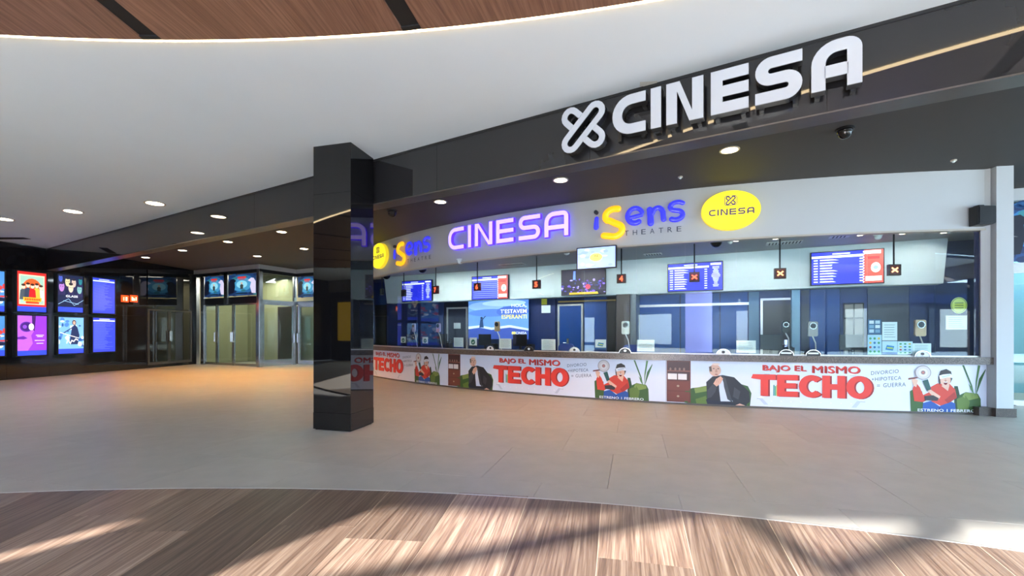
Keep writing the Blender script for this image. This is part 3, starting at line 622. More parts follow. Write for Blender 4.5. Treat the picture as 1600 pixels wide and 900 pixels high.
for k, us in enumerate(units):
    ue = [-12.325, -6.855, U1][k]; a0 = max(us, U0)
    q = MB(); arc_slab(q, a0, ue, .035, ZL0, -.02, .0, M_print); pan = q.build('panel', cf)
    fr = shifted(CYL, us, 0, .002)
    def P(q, pts, w, m): q.poly(pts, w, m, fr)
    # cabinet
    q = MB(); cb, cd = ink((104, 52, 40)), ink((70, 34, 28))
    P(q, [(.01, .045), (.45, .045), (.45, .855), (.01, .855)], 0, cb)
    for a, b, c, d in ((.03, .66, .43, .83), (.03, .47, .43, .64)): P(q, [(a, b), (c, b), (c, d), (a, d)], .001, cd)
    for a, b, c, d in ((.03, .27, .43, .45), (.03, .07, .43, .25)): P(q, [(a, b), (c, b), (c, d), (a, d)], .001, ink((116, 60, 46)))
    P(q, [(.02, .64), (.44, .64), (.44, .665), (.02, .665)], .002, ink((140, 84, 66)))
    for a, c in ((.03, .2), (.22, .38)): P(q, [(a, .485), (c, .485), (c, .6), (a, .6)], .003, ink((232, 226, 222)))
    for y in (.36, .16): q.ell(.22, y, .025, .02, .003, ink((170, 150, 120)), fr, 8)
    for x in (.08, .17, .25, .33): q.ell(x, .69, .02, .03, .003, ink((150, 110, 96)), fr, 8)
    q.build('printed_cabinet', pan)
    # man on the armchair
    q = MB(); g1, g2, g3 = ink((58, 92, 40)), ink((96, 122, 48)), ink((124, 146, 70)); su, su2, sk = ink((38, 38, 42)), ink((60, 60, 64)), ink((222, 176, 152))
    Wp = lambda L: [W4(*p) for p in L]
    P(q, Wp([(925, 430), (930, 340), (985, 318), (1100, 300), (1110, 420), (1100, 446)][::-1]), 0, g1)
    P(q, Wp([(1000, 318), (1095, 296), (1130, 330), (1010, 356)][::-1]), .001, g3); P(q, Wp([(1010, 400), (1090, 372), (1105, 430), (1020, 440)][::-1]), .001, g2)
    P(q, Wp([(1290, 260), (1400, 290), (1425, 340), (1412, 455), (1330, 455)][::-1]), .0005, g1)
    P(q, Wp([(1105, 446), (1090, 400), (1130, 380), (1290, 420), (1390, 425), (1400, 455)][::-1]), .002, ink((30, 34, 48)))
    P(q, Wp([(1092, 270), (1140, 226), (1215, 214), (1300, 228), (1345, 270), (1410, 330), (1415, 400), (1370, 440), (1290, 420), (1200, 410), (1100, 400)][::-1]), .003, su)
    P(q, Wp([(1300, 300), (1345, 330), (1330, 390), (1290, 370)][::-1]), .004, su2)
    P(q, Wp([(1185, 240), (1215, 250), (1240, 330), (1290, 405), (1200, 408), (1190, 330)][::-1]), .004, ink((206, 216, 232)))
    P(q, Wp([(1215, 222), (1225, 300), (1250, 390), (1290, 415), (1262, 330), (1236, 236)][::-1]), .005, su2)
    c = W4(1158, 180); q.ell(c[0], c[1], .105, .115, .005, sk, fr, 18, .15); P(q, Wp([(1118, 190), (1112, 155), (1130, 150), (1136, 190)][::-1]), .006, ink((110, 92, 80)))
    c = W4(1165, 135); q.ell(c[0], c[1], .075, .02, .0055, ink((240, 210, 190)), fr, 10)
    for x in (1148, 1182): c = W4(x, 168); q.ell(c[0], c[1], .018, .008, .007, ink((50, 36, 32)), fr, 8)
    P(q, Wp([(1162, 170), (1172, 170), (1178, 196), (1158, 196)][::-1]), .007, ink((200, 148, 124))); c = W4(1168, 210); q.ell(c[0], c[1], .03, .009, .007, ink((140, 70, 64)), fr, 8)
    P(q, Wp([(1145, 280), (1165, 244), (1200, 222), (1218, 240), (1200, 276), (1170, 300)][::-1]), .008, sk)
    for x in (1168, 1182, 1196): q.stroke([W4(x, 270), W4(x + 12, 238)], .006, .0085, .009, ink((190, 140, 116)), fr)
    P(q, Wp([(1100, 330), (1140, 285), (1172, 300), (1160, 340), (1130, 380), (1100, 390)][::-1]), .007, su2)
    P(q, Wp([(1290, 440), (1340, 418), (1378, 430), (1360, 440), (1310, 450)][::-1]), .006, sk)
    q.build('printed_man', pan)
    # title
    q = MB(); sh = ink((176, 182, 196)); shl = ink((238, 240, 244))
    P(q, [(1.72, .07), (3.2, .07), (3.28, .19), (1.62, .19)], 0, ink((196, 202, 216))); P(q, [(1.6, .185), (3.34, .185), (3.3, .225), (1.66, .225)], .001, shl); P(q, [(1.6, .172), (3.34, .172), (3.34, .187), (1.6, .187)], .001, sh)
    P(q, [(1.72, .645), (3.2, .645), (3.18, .668), (1.74, .668)], .001, shl); P(q, [(1.72, .634), (3.2, .634), (3.2, .646), (1.72, .646)], .001, sh)
    for i in range(9): q.ell(1.84 + i*.16, .14, .012, .008, .001, ink((246, 248, 252)), fr, 8)
    for du, dv, w_, m_ in ((.03, -.006, .002, M_r2), (.0, .0, .004, M_r)): techo(q, 1.53 + du, .232 + dv, .40, w_, m_, fr)
    for i, c in enumerate(((70, 150, 150), (90, 170, 120), (206, 190, 70), (180, 60, 50), (60, 80, 140))): P(q, [(1.87+i*.025, .24), (1.89+i*.025, .24), (1.89+i*.025, .44-.02*(i % 2)), (1.87+i*.025, .44-.02*(i % 2))], .003, ink(c))
    text(q, 'BAJO EL', 1.71, 2.42, .668, .79, .002, M_r2, fr, 0); text(q, 'MISMO', 2.52, 3.27, .668, .79, .002, M_r2, fr, 0)
    text(q, 'BAJO EL', 1.69, 2.40, .672, .80, .003, M_r, fr, 0); text(q, 'MISMO', 2.50, 3.25, .672, .80, .003, M_r, fr, 0)
    for dx_, dy_ in ((.008, 0), (0, .006), (.008, .006)): text(q, 'BAJO EL', 1.69 + dx_, 2.40 + dx_, .672 + dy_, .80 + dy_, .0034 + dx_*.02, M_r, fr, 0); text(q, 'MISMO', 2.50 + dx_, 3.25 + dx_, .672 + dy_, .80 + dy_, .0034 + dx_*.02, M_r, fr, 0)
    q.build('printed_title', pan)
    q = MB(); pen = ink((66, 84, 110))
    for tx, a_, b_, c_, d_, sl_ in (('DIVORCIO', 3.43, 3.86, .655, .72, .1), ('+HIPOTECA', 3.44, 3.90, .545, .61, .08), ('=', 3.52, 3.57, .455, .485, .07), ('GUERRA', 3.62, 3.97, .442, .512, .07)):
        q = MB(); text(q, tx, a_, b_, c_, d_, .001, pen, fr, 0, 1.1, sl_); q.build('printed_slogan', pan)
    # woman on the sofa with a pan
    q = MB(); Wp = lambda L: [W5(*p) for p in L][::-1]; red, red2, jean, hair = ink((206, 62, 44)), ink((170, 44, 34)), ink((38, 84, 160)), ink((38, 30, 30))
    P(q, Wp([(1065, 362), (1060, 240), (1085, 225), (1135, 240), (1140, 300), (1150, 366)]), 0, g1); P(q, Wp([(1330, 205), (1352, 205), (1365, 260), (1370, 366), (1330, 366)]), 0, ink((40, 66, 34)))
    P(q, Wp([(1360, 260), (1400, 240), (1475, 250), (1492, 280), (1496, 366), (1350, 366), (1345, 300)]), .001, g1); P(q, Wp([(1345, 282), (1400, 262), (1425, 300), (1415, 345), (1350, 350)]), .002, g2); P(q, Wp([(1395, 242), (1470, 250), (1480, 275), (1420, 290), (1380, 268)]), .002, g3)
    P(q, Wp([(1135, 366), (1140, 310), (1190, 296), (1240, 330), (1290, 290), (1335, 310), (1340, 366)]), .003, jean); P(q, Wp([(1225, 366), (1240, 330), (1255, 366)]), .004, ink((24, 50, 110)))
    P(q, Wp([(1190, 300), (1180, 215), (1225, 190), (1300, 190), (1335, 225), (1345, 275), (1310, 300), (1245, 325)]), .004, red)
    P(q, Wp([(1085, 300), (1075, 225), (1095, 185), (1120, 215), (1140, 262), (1200, 232), (1205, 270), (1140, 305)]), .004, red); P(q, Wp([(1270, 290), (1330, 240), (1345, 275), (1290, 310)]), .005, red2)
    P(q, Wp([(1165, 235), (1185, 228), (1245, 268), (1235, 285), (1210, 282)]), .006, sk); P(q, Wp([(1145, 268), (1200, 262), (1235, 280), (1225, 296), (1150, 294)]), .0065, ink((52, 44, 46)))
    P(q, Wp([(1068, 170), (1085, 160), (1108, 172), (1098, 215), (1080, 205)]), .005, sk)
    P(q, Wp([(1048, 160), (1110, 150), (1110, 160), (1048, 170)]), .007, ink((120, 60, 52)))
    P(q, Wp([(1135, 175), (1168, 165), (1188, 225), (1165, 240)]), .0055, ink((34, 80, 76)))
    c = W5(1138, 125); 
    for rr, cc, w in ((.125, (150, 140, 140), .008), (.112, (206, 198, 196), .009), (.07, (222, 214, 212), .0095), (.035, (150, 120, 116), .010), (.015, (210, 120, 110), .011)): q.ell(c[0], c[1], rr, rr*1.0, w, ink(cc), fr, 24)
    P(q, Wp([(1238, 200), (1232, 150), (1245, 115), (1280, 104), (1310, 118), (1318, 160), (1306, 186), (1290, 170), (1250, 180)]), .005, hair)
    P(q, Wp([(1250, 205), (1290, 235), (1300, 200), (1280, 190)]), .0055, sk)
    c = W5(1275, 168); q.ell(c[0], c[1], .082, .115, .006, sk, fr, 18); P(q, Wp([(1236, 142), (1300, 126), (1316, 140), (1316, 156), (1290, 152), (1240, 164)]), .007, ink((236, 236, 240))); P(q, Wp([(1250, 146), (1300, 134), (1306, 144), (1256, 156)]), .008, ink((200, 206, 214)))
    P(q, Wp([(1238, 138), (1246, 112), (1280, 102), (1308, 116), (1312, 130), (1270, 134)]), .0075, hair)
    c = W5(1275, 186); q.ell(c[0], c[1], .028, .036, .008, ink((120, 30, 34)), fr, 12); P(q, Wp([(1264, 178), (1286, 178), (1284, 184), (1266, 184)]), .009, ink((244, 240, 236)))
    P(q, Wp([(1270, 158), (1278, 158), (1282, 174), (1268, 174)]), .0075, ink((206, 156, 132)))
    text(q, 'ESTRENO 1 FEBRERO', *[W5(1104, 0)[0], W5(1456, 0)[0]], .038, .086, .012, ink((246, 248, 250)), fr, .008)
    q.build('printed_woman', pan)
    q = MB(); lf = [ink((62, 104, 62)), ink((88, 130, 80))]
    for i, L in enumerate(([(1455, 268), (1440, 200), (1390, 78), (1378, 78), (1430, 200)], [(1458, 268), (1470, 180), (1490, 80), (1476, 78), (1462, 170)], [(1460, 268), (1490, 190), (1522, 110), (1522, 100), (1482, 160)], [(1458, 268), (1440, 215), (1418, 190), (1430, 225)])): P(q, Wp(L), .0015 + i*.0006, lf[i % 2])
    q.build('printed_plant', pan)

# ------------------------------------------------------------------ signs on the band
M_yel = mat('yellow_sign_face', (255, 238, 40), .4, 0, .02, 4, emit=.4); M_yrim = mat('yellow_sign_rim', (214, 190, 40), .4, 0, .03, 6, emit=.35)
M_pur = mat('purple_letter_face', (190, 168, 255), .4, 0, .06, 5, emit=.5); M_purs = mat('purple_letter_side', (74, 38, 236), .4, 0, .04, 5, emit=.8)
M_bub = mat('blue_bubble', (52, 54, 214), .25, 0, .1, 4, emit=.42); M_org = mat('orange_bubble', (252, 176, 24), .3, 0, .05, 4, emit=.42); M_gr = mat('grey_letter', (66, 72, 86), .5); M_vio = ink((82, 66, 120))
def oval_sign(uc, vc, ru, rv, label):
    r = root('oval_sign', CYL(uc, vc - rv, .05), label, 'sign', 'yellow oval signs on the white band')
    n = 48; fr = shifted(CYL, uc, vc, .05)
    q = MB(); E_ = [(ru*math.cos(2*math.pi*i/n), rv*math.sin(2*math.pi*i/n)) for i in range(n)]
    q.prism(E_, .03, .13, M_yrim, fr); q.build('rim', r)
    q = MB(); q.prism([(x*.975, y*.97) for x, y in E_], .128, .14, M_yel, fr); q.build('face', r)
    q = MB(); q.stroke(round_path([(-.01, .09), (-.10, .09), (-.10, .26), (.10, .26), (.10, .09), (-.01, .09)], (0, .03, .03, .03, .03, 0), 4), .012, .14, .143, M_vio, fr)
    xlogo(q, 0, .175, .15, .022, .14, .143, M_vio, fr); q.build('emblem', r)
    q = MB(); x = -.37; s = .026
    for ch, wd in (('C', .115), ('I', .03), ('N', .12), ('E', .115), ('S', .12), ('A', .12)): letter(q, ch, x, -.09, wd, .115, s, .14, .143, M_vio, fr); x += wd + .028
    q.build('lettering', r); return r
oval_sign(-5.72, 3.675, .50, .365, 'yellow oval sign at the right end of the white band'); oval_sign(-15.50, 3.74, .50, .385, 'yellow round-looking sign at the left end of the band beside the pillar')
def isens(us, label):
    r = root('theatre_sign', CYL(us + .9, 3.35, .05), label, 'sign', 'blue and orange theatre signs on the band'); fr = shifted(CYL, us, 3.34, .05)
    def arc(cx, cy, rx, ry, a0, a1, n=12): return [(cx + rx*math.cos(math.radians(a0 + (a1-a0)*i/n)), cy + ry*math.sin(math.radians(a0 + (a1-a0)*i/n))) for i in range(n+1)]
    def part(nm, path, rad, m, taper=None, wc=.09): q = MB(); q.puffy(path, rad, wc, m, fr, taper); return q.build(nm, r, smooth=True)
    part('letter_i', [(.06, .24), (.062, .33), (.07, .42)], .055, M_bub, (1, .8)); q = MB(); q.ell(.055, .555, .04, .042, .11, M_gr, fr, 14); q.prism([(.055+.04*math.cos(t), .555+.042*math.sin(t)) for t in [2*math.pi*k/14 for k in range(14)]], .03, .11, M_gr, fr); q.build('letter_dot', r)
    part('letter_s', arc(.44, .44, .19, .14, 70, 215, 14) + [(.34, .35), (.44, .29)] + arc(.42, .15, .17, .13, 45, -115, 14) + [(.22, .055)], .066, M_org)
    part('letter_e', [(.72, .36), (.84, .38), (.97, .40)] + arc(.84, .40, .145, .15, 20, 300, 18), .05, M_bub, (.8, 1.1))
    part('letter_n', [(1.14, .22), (1.135, .35), (1.12, .49)], .056, M_bub, (1.1, 1)); part('letter_n_arch', [(1.15, .38)] + arc(1.27, .38, .10, .13, 165, 20, 10) + [(1.38, .27)], .05, M_bub, (.9, 1))
    part('letter_small_s', arc(1.63, .50, .13, .085, 40, 230, 12) + arc(1.60, .335, .125, .09, 60, -125, 12), .046, M_bub, (.9, 1.1))
    x = .62
    for ch in 'THEATRE': q = MB(); text(q, ch, x, x + .085, .03, .13, .012, M_gr, fr, 0); q.build('small_letter', r); x += .166
    return r
isens(-8.27, 'blue and orange lettering sign on the band right of the purple letters'); isens(-14.62, 'blue and orange lettering sign on the band left of the purple letters')
r = root('purple_sign', CYL(-10.5, 3.47, .05), 'glowing purple channel letters reading CINESA on the white band', 'sign')
ext = ((701.6, 726.4), (732, 737.8), (742.8, 771), (776, 804), (810.8, 845.6), (851, 889.5))
for ch, (a, b) in zip('CINESA', ext):
    u0 = CYL.px(a, 380, .12)[0]; u1 = CYL.px(b, 360, .12)[0]; fr = shifted(CYL, 0, 3.47, .05); s = .118
    q = MB(); letter(q, ch, u0, 0, u1 - u0, .56, s, .02, .10, M_purs, fr); o = q.build('letter', r)
    q = MB(); letter(q, ch, u0 + .012, .012, u1 - u0 - .024, .536, s - .026, .1, .106, M_pur, fr); q.build('letter_face', o)
# ------------------------------------------------------------------ large white sign on the fascia
M_wsign = mat('white_sign_face', (176, 180, 188), .4, 0, .02, 4, emit=0); M_wside = mat('black_sign_side', (16, 16, 18), .3)
r = root('main_sign', FAS(FAS.px(1110, 200)[0], 3.5, 0), 'large white standing-off letters reading CINESA with crossed loop emblem on the black fascia', 'sign')
OW = .17
def fpx(x, y): return FAS.px(x, y, OW)
tops = {'C': (957, 1008.7, 168, 209), 'I': (1018.5, 1031, 151, 200), 'N': (1041, 1099, 140, 195), 'E': (1110.6, 1169.7, 122, 181), 'S': (1180, 1253.7, 101, 165), 'A': (1267.7, 1347.5, 74, 146)}
vb = sum(fpx((a+b)/2, d)[1] for a, b, c, d in tops.values()) / 6; vt = sum(fpx((a+b)/2, c)[1] for a, b, c, d in tops.values()) / 6
print('sign z', [round(fpx((a+b)/2, d)[1], 3) for a, b, c, d in tops.values()], [round(fpx((a+b)/2, c)[1], 3) for a, b, c, d in tops.values()])
vb, vt = 3.535, 3.955
for ch in 'CINESA':
    a, b, c, d = tops[ch]; u0 = fpx(a, (c+d)/2)[0]; u1 = fpx(b, (c+d)/2)[0]
    q = MB(); letter(q, ch, u0, vb, u1 - u0, vt - vb, .105, OW - .10, OW - .012, M_wside, FAS); o = q.build('letter', r)
    q = MB(); letter(q, ch, u0, vb, u1 - u0, vt - vb, .105, OW - .012, OW, M_wsign, FAS); q.build('letter_face', o)
    for uu in (u0 + .05, u1 - .05):
        for z0_, z1_ in ((vb - .02, vb + .08), (vt - .1, vt - .05)): q = MB(); q.box((uu - .02, z0_, .0), (uu + .02, z1_, OW - .1), M_wside, FAS); q.build('bracket', o)
ul, vl = fpx(910.5, 201.5)
q = MB(); xlogo(q, ul, 3.725, .46, .068, OW - .10, OW - .012, M_wside, FAS); o = q.build('emblem', r)
q = MB(); xlogo(q, ul, 3.725, .46, .068, OW - .012, OW, M_wsign, FAS); q.build('emblem_face', o)
for du, dv in ((-.1, -.1), (.1, .1), (-.1, .1), (.1, -.1)): q = MB(); q.box((ul+du-.03, 3.725+dv-.03, 0), (ul+du+.03, 3.725+dv+.03, OW-.1), M_wside, FAS); q.build('bracket', o)
# ------------------------------------------------------------------ booth interior
BK = Plane((-5.6, 15.76), (9.6, 8.36)); ZI = 3.25          # bulkhead line
def bx(px, py, w=0): return BK.px(px, py, w)
q = MB(); n = 40; ins = [CYL(U0 + (U1 - U0)*i/n, ZI, -.1) for i in range(n + 1)]
bk = [BK(BK.L*i/n, ZI, -.5) for i in range(n + 1)]
q.add(ins + bk, [(i, i + 1, n + 2 + i, n + 1 + i) for i in range(n)][::1], M_box); o = q.build('ceiling_booth'); o['kind'] = 'structure'
q = MB(); q.add([(x, y, .01) for x, y, z in ins] + [(x, y, .01) for x, y, z in bk], [(i, i + 1, n + 2 + i, n + 1 + i) for i in range(n)], mat('booth_floor', (70, 72, 78), .6)); o = q.build('floor_booth'); o['kind'] = 'structure'
ub0, ub1 = bx(601, 450)[0], bx(1474, 420)[0]
q = MB(); q.prism([(ub0 + .1, 2.37), (ub1, 2.37), (ub1 + .07, ZI), (ub0 - .03, ZI)], -.30, 0, M_bulk, BK); o = q.build('wall_bulkhead'); o['kind'] = 'structure'
wb = struct('wall_booth_back'); 
def bpan(x0, x1, z0, z1, w0, w1, m, nm='panel', yref=500): q = MB(); q.box((bx(x0, yref, w1)[0], z0, w0), (bx(x1, yref, w1)[0], z1, w1), m, BK); return q.build(nm, wb)
q = MB(); q.box((-.3, 0, -.5), (BK.L - .5, ZI, -.42), M_navy, BK); q.build('backing', wb)
for x0, x1, m in ((586, 603, M_cblack), (606, 651, M_navy), (652, 693, M_navy), (694, 730, mat('dark_navy', (16, 24, 46), .4)), (842, 868, M_navy), (913, 947, M_blue), (949, 962, M_cblack), (998, 1062, M_blue), (1064, 1124, M_blue), (1126, 1168, M_blue), (1170, 1186, mat('steel_blue_jamb', (96, 128, 156), .4)), (1252, 1264, M_cblack), (1266, 1312, M_blue), (1313, 1354, M_navy), (1356, 1420, mat('grey_panel', (70, 78, 88), .35)), (1421, 1462, M_navy)):
    bpan(x0, x1, .02, 2.36, -.419, -.38, m)
bpan(996, 1170, 2.06, 2.12, -.379, -.33, M_trimsteel, 'rail'); bpan(872, 962, 2.25, 2.29, -.379, -.33, mat('oak_rail', (196, 160, 90), .5), 'rail')
# doors in the back wall
def bdoor(nm, x0, x1, m, hx, knob=True):
    r = struct(nm, BK(bx((x0+x1)/2, 500, -.37)[0], 0, -.37)); u0, u1 = bx(x0, 500, -.36)[0], bx(x1, 500, -.36)[0]
    q = MB(); q.box((u0, .02, -.419), (u1, 2.15, -.37), m, BK); q.build('leaf', r); q = MB(); q.box((u0-.05, .02, -.419), (u0-.002, 2.2, -.35), M_trimsteel, BK); q.box((u1+.002, .02, -.419), (u1+.05, 2.2, -.35), M_trimsteel, BK); q.box((u0-.05, 2.152, -.419), (u1+.05, 2.2, -.35), M_trimsteel, BK); q.build('door_frame', r)
    uh = bx(hx, 500, -.36)[0]; q = MB(); q.box((uh-.03, 1.0, -.37), (uh+.03, 1.24, -.36), M_steel, BK); q.tube([BK(uh, 1.12, -.36), BK(uh, 1.12, -.31), BK(uh - .12, 1.12, -.31)], .012, M_steel, 8); q.build('handle', r)
    return r
bdoor('door_11', 874, 908, M_blue, 887); bdoor('door_12', 1192, 1236, mat('grey_door', (74, 76, 78), .5), 1228); bdoor('door_13', 700, 728, mat('dark_navy', (16, 24, 46), .4), 704)
q = MB(); u0 = bx(1237, 500, -.2)[0]; u1 = bx(1250, 500, -.2)[0]; q.box((u0, 0, -.37), (u1, 2.36, -.2), mat('pale_blue_post', (128, 170, 196), .4), BK); o = q.build('trim_3'); o['kind'] = 'structure'
q = MB(); u0 = bx(963, 500, .2)[0]; u1 = bx(984, 500, .2)[0]; q.box((u0, 0, -.37), (u1, 2.37, .2), mat('taupe_column', (72, 66, 64), .5), BK); q.box((u1, 0, -.37), (u1 + .14, 2.37, .14), mat('grey_column_side', (116, 126, 136), .5), BK); o = q.build('wall_booth_pier'); o['kind'] = 'structure'
# inner window, bright reflections put into its flat pane colour
bw = struct('window_3'); u0, u1 = bx(1318, 500, -.35)[0], bx(1350, 500, -.35)[0]
q = MB(); q.box((u0, .9, -.379), (u1, 2.05, -.36), ink((150, 146, 136)), BK); q.build('pane', bw); q = MB()
for a, b, c, d in ((0, .9, .04, 2.05), (.5, .9, .54, 2.05), (.96, .9, 1, 2.05)): q.box((u0 + (u1-u0)*a, b, -.36), (u0 + (u1-u0)*c, d, -.34), M_dmetal, BK)
for z in (.9, 1.3, 1.7, 2.02): q.box((u0, z, -.36), (u1, z + .03, -.34), M_dmetal, BK)
q.build('window_frame', bw)
# end walls
q = MB(); a = CYL(-1.72, 0, -.12); b = BK(BK.L - .5, 0, -.4); fr = Plane(b[:2], a[:2]); q.box((-.2, ZL1*0, -.06), (fr.L, ZI, 0), mat('indigo_wall', (44, 48, 92), .5), fr); o = q.build('wall_booth_right'); o['kind'] = 'structure'
a = CYL(-17.2, 0, -.12); b = BK(-.2, 0, -.4); fr = Plane(a[:2], b[:2]); q = MB(); q.box((0, 0, -.05), (fr.L, ZI, 0), mat('dark_navy', (16, 24, 46), .4), fr); o = q.build('wall_booth_left'); o['kind'] = 'structure'

# hanging and wall screens
def screen(x0, x1, yt, yb, label, art, E=1.1, fr=BK, w=.02, dep=.06, tilt=None):
    u0 = fr.px(x0, (yt+yb)/2, w+dep)[0]; u1 = fr.px(x1, (yt+yb)/2, w+dep)[0]; xm = (x0+x1)/2; v1 = fr.px(xm, yt, w+dep)[1]; v0 = fr.px(xm, yb, w+dep)[1]
    r = root('display_screen', fr((u0+u1)/2, v0, w), label, 'screen'); q = MB(); q.box((u0, v0, w), (u1, v1, w + dep), M_cblack, fr); q.build('housing', r)
    q = MB(); q.box(((u0+u1)/2-.12, (v0+v1)/2-.12, w-.06), ((u0+u1)/2+.12, (v0+v1)/2+.12, w), M_cblack, fr); q.build('bracket', r)
    q = MB(); f = lambda u, v, ww=0: fr(u0 + .02 + u*(u1-u0-.04), v0 + .02 + v*(v1-v0-.04), w + dep + .002 + ww); art(q, f, E); q.build('picture', r); return r
def board(side):
    def art(q, f, E):
        q.poly([(0, 0), (1, 0), (1, 1), (0, 1)], 0, I((34, 44, 196), E), f)
        X = .73 if side else .76
        q.poly([(.0, .82), (X, .82), (X, .89), (.0, .89)], .002, I((236, 240, 250), E), f); q.poly([(.3, .92), (.55, .92), (.55, .96), (.3, .96)], .002, I((190, 200, 250), E), f)
        y = .74; random.seed(2)
        while y > .04:
            if side != 2: q.poly([(.03, y), (.09, y), (.09, y+.035), (.03, y+.035)], .002, I((206, 212, 250), E), f); q.poly([(.12, y), (random.uniform(.28, .4), y), (.3, y+.038), (.12, y+.038)], .002, I((220, 226, 250), E), f); q.poly([(.68, y), (.73, y), (.73, y+.035), (.68, y+.035)], .002, I((206, 212, 250), E), f)
            else: q.poly([(.03, y), (.72, y), (.72, y+.03), (.03, y+.03)], .002, I((110, 122, 226), E), f)
            y -= .085
        if side == 2 or side == 1:
            q.poly([(.74, 0), (1, 0), (1, 1), (.74, 1)], .003, I((226, 66, 56), E), f); q.poly([(.74, .88), (.97, .88), (.97, .98), (.74, .98)], .004, I((240, 220, 220), E), f); q.poly([(.76, .06), (.98, .06), (.98, .2), (.76, .2)], .004, I((244, 224, 222), E), f)
            q.ell(.9, .46, .065, .15, .004, I((244, 240, 240), E), f); q.ell(.9, .46, .035, .06, .005, I((120, 140, 200), E), f); q.poly([(.79, .72), (.95, .72), (.95, .8), (.79, .8)], .004, I((150, 30, 34), E), f)
            for i in range(12): q.poly([(.728, i/12), (.75, i/12+.04), (.728, i/12+.06)], .004, I((244, 230, 230), E), f)
        else:
            q.poly([(.79, .9), (.98, .9), (.98, .97), (.79, .97)], .003, I((236, 240, 250), E), f)
            y = .82
            while y > .1: a = random.uniform(.03, .08); q.poly([(.885-a, y), (.885+a, y), (.885+a, y+.025), (.885-a, y+.025)], .003, I((190, 200, 250), E), f); y -= .05
    return art
def art_show(q, f, E):
    q.poly([(0, 0), (1, 0), (1, 1), (0, 1)], 0, I((20, 16, 40), E), f); random.seed(12)
    for i in range(70): q.ell(random.random(), min(.95, abs(random.gauss(.3, .2))), random.uniform(.01, .04), random.uniform(.015, .06), .002 + i*.0001, I(random.choice([(120, 90, 220), (70, 60, 160), (180, 160, 240), (40, 40, 90), (90, 50, 150), (30, 60, 130)]), E), f, 7)
    q.ell(.62, .3, .06, .1, .012, I((190, 40, 70), E), f); q.poly([(.27, .6), (.33, .6), (.33, .95), (.28, .95)], .012, I((110, 140, 240), E), f)
    q.poly([(.18, 0), (.86, .0), (.84, .09), (.18, .08)], .013, I((210, 170, 60), E), f)
def art_sky(q, f, E):
    q.poly([(0, 0), (1, 0), (1, 1), (0, 1)], 0, I((150, 172, 240), E), f); random.seed(3)
    for i in range(16): q.ell(random.random()*.9+.05, random.random()*.8+.1, random.uniform(.04, .1), random.uniform(.03, .08), .001+i*.0001, I(random.choice([(190, 206, 246), (214, 224, 250), (134, 160, 236)]), E), f, 14)
    q.ell(.5, .52, .17, .2, .004, I((236, 228, 110), E), f); xlogo(q, .5, .58, .09, .016, .005, .006, I((90, 90, 60), E), f); text(q, 'CINESA', .42, .58, .42, .48, .006, I((110, 106, 60), E), f)
screen(628, 675, 438, 471, 'blue film listing screen at the left end of the booth wall', board(0), .5)
screen(737, 794, 430.5, 468, 'blue listing screen with narrow red advert above the blue landscape poster', board(2), .55)
screen(877, 946, 420, 461, 'dark screen showing a purple crowd below the pale blue screen', art_show, .5)
screen(1043, 1130, 410, 455, 'blue film listing screen behind the fifth hanging sign', board(0), .6)
screen(1266.5, 1382, 391, 444.5, 'widest listing screen with red advert near the right end of the booth', board(1), .7)
FS = Plane(CYL(-9.2, 0, .12)[:2], CYL(-7.2, 0, .12)[:2])
r = screen(901, 963, 385, 420, 'pale blue screen with yellow oval hanging below the white band', art_sky, .5, FS, .06, .07)
# ---- hanging lane number signs
HS = Cyl(-.35)
M_redled = mat('red_led', (255, 70, 40), .5, 0, 0, 5, emit=2.2); M_orled = mat('orange_led', (255, 150, 90), .5, 0, 0, 5, emit=2.2); M_rbox = mat('red_brown_box', (92, 26, 20), .4)
def lane_sign(x, y, txt, s, label, m, bm):
    u, v = HS.px(x, y); r = root('lane_sign', HS(u, v - s/2), label, 'sign', 'hanging lane signs behind the glass'); fr = lambda a, b, c=0: HS(u + a, v + b, c)
    q = MB(); q.cyl(HS(u, v + s/2), HS(u, ZI), .014, M_cblack, 8); q.build('rod', r)
    q = MB(); q.box((-s/2, -s/2, -.03), (s/2, s/2, .03), bm, fr); o = q.build('box', r); q = MB()
    for a, b in (((-s/2, -s/2), (s/2, -s/2+.014)), ((-s/2, s/2-.014), (s/2, s/2)), ((-s/2, -s/2), (-s/2+.014, s/2)), ((s/2-.014, -s/2), (s/2, s/2))): q.box((a[0], a[1], .03), (b[0], b[1], .04), M_cblack, fr)
    q.build('bezel', o)
    q = MB()
    if txt == 'X':
        for sg in (1, -1): q.stroke([(-s*.25, -s*.2*sg), (s*.25, s*.2*sg)], s*.12, .031, .034, m, fr)
    else: text(q, txt, -s*.2, s*.2, -s*.3, s*.3, .033, m, fr, .03)
    q.build('digit', r)
lane_sign(597, 456, '9', .2, 'leftmost hanging lane sign, half hidden beside the pillar', M_cblack, M_cblack)
lane_sign(631, 458, '8', .2, 'dark unlit hanging lane sign at the left end of the first blue screen', M_cblack, M_cblack)
lane_sign(681, 453, '7', .215, 'red lit lane sign just right of the left listing screen', M_redled, M_rbox); lane_sign(746, 448.5, '6', .2, 'red lit lane sign in front of the listing screen with narrow red advert', M_redled, M_rbox); lane_sign(838.5, 444.5, '5', .2, 'red lit lane sign between the red advert and the crowd screen', M_redled, M_rbox)
lane_sign(971, 435.5, '4', .19, 'red lit lane sign right of the pale blue hanging screen', M_redled, M_rbox); lane_sign(1085, 433, 'X', .2, 'red hanging sign with a cross in front of a listing screen', M_redled, M_rbox)
lane_sign(1218.5, 427.5, 'X', .2, 'orange cross sign hanging above the grey door', M_orled, M_rbox); lane_sign(1396.5, 422, 'X', .2, 'orange cross sign hanging at the right end of the booth', M_orled, M_rbox)
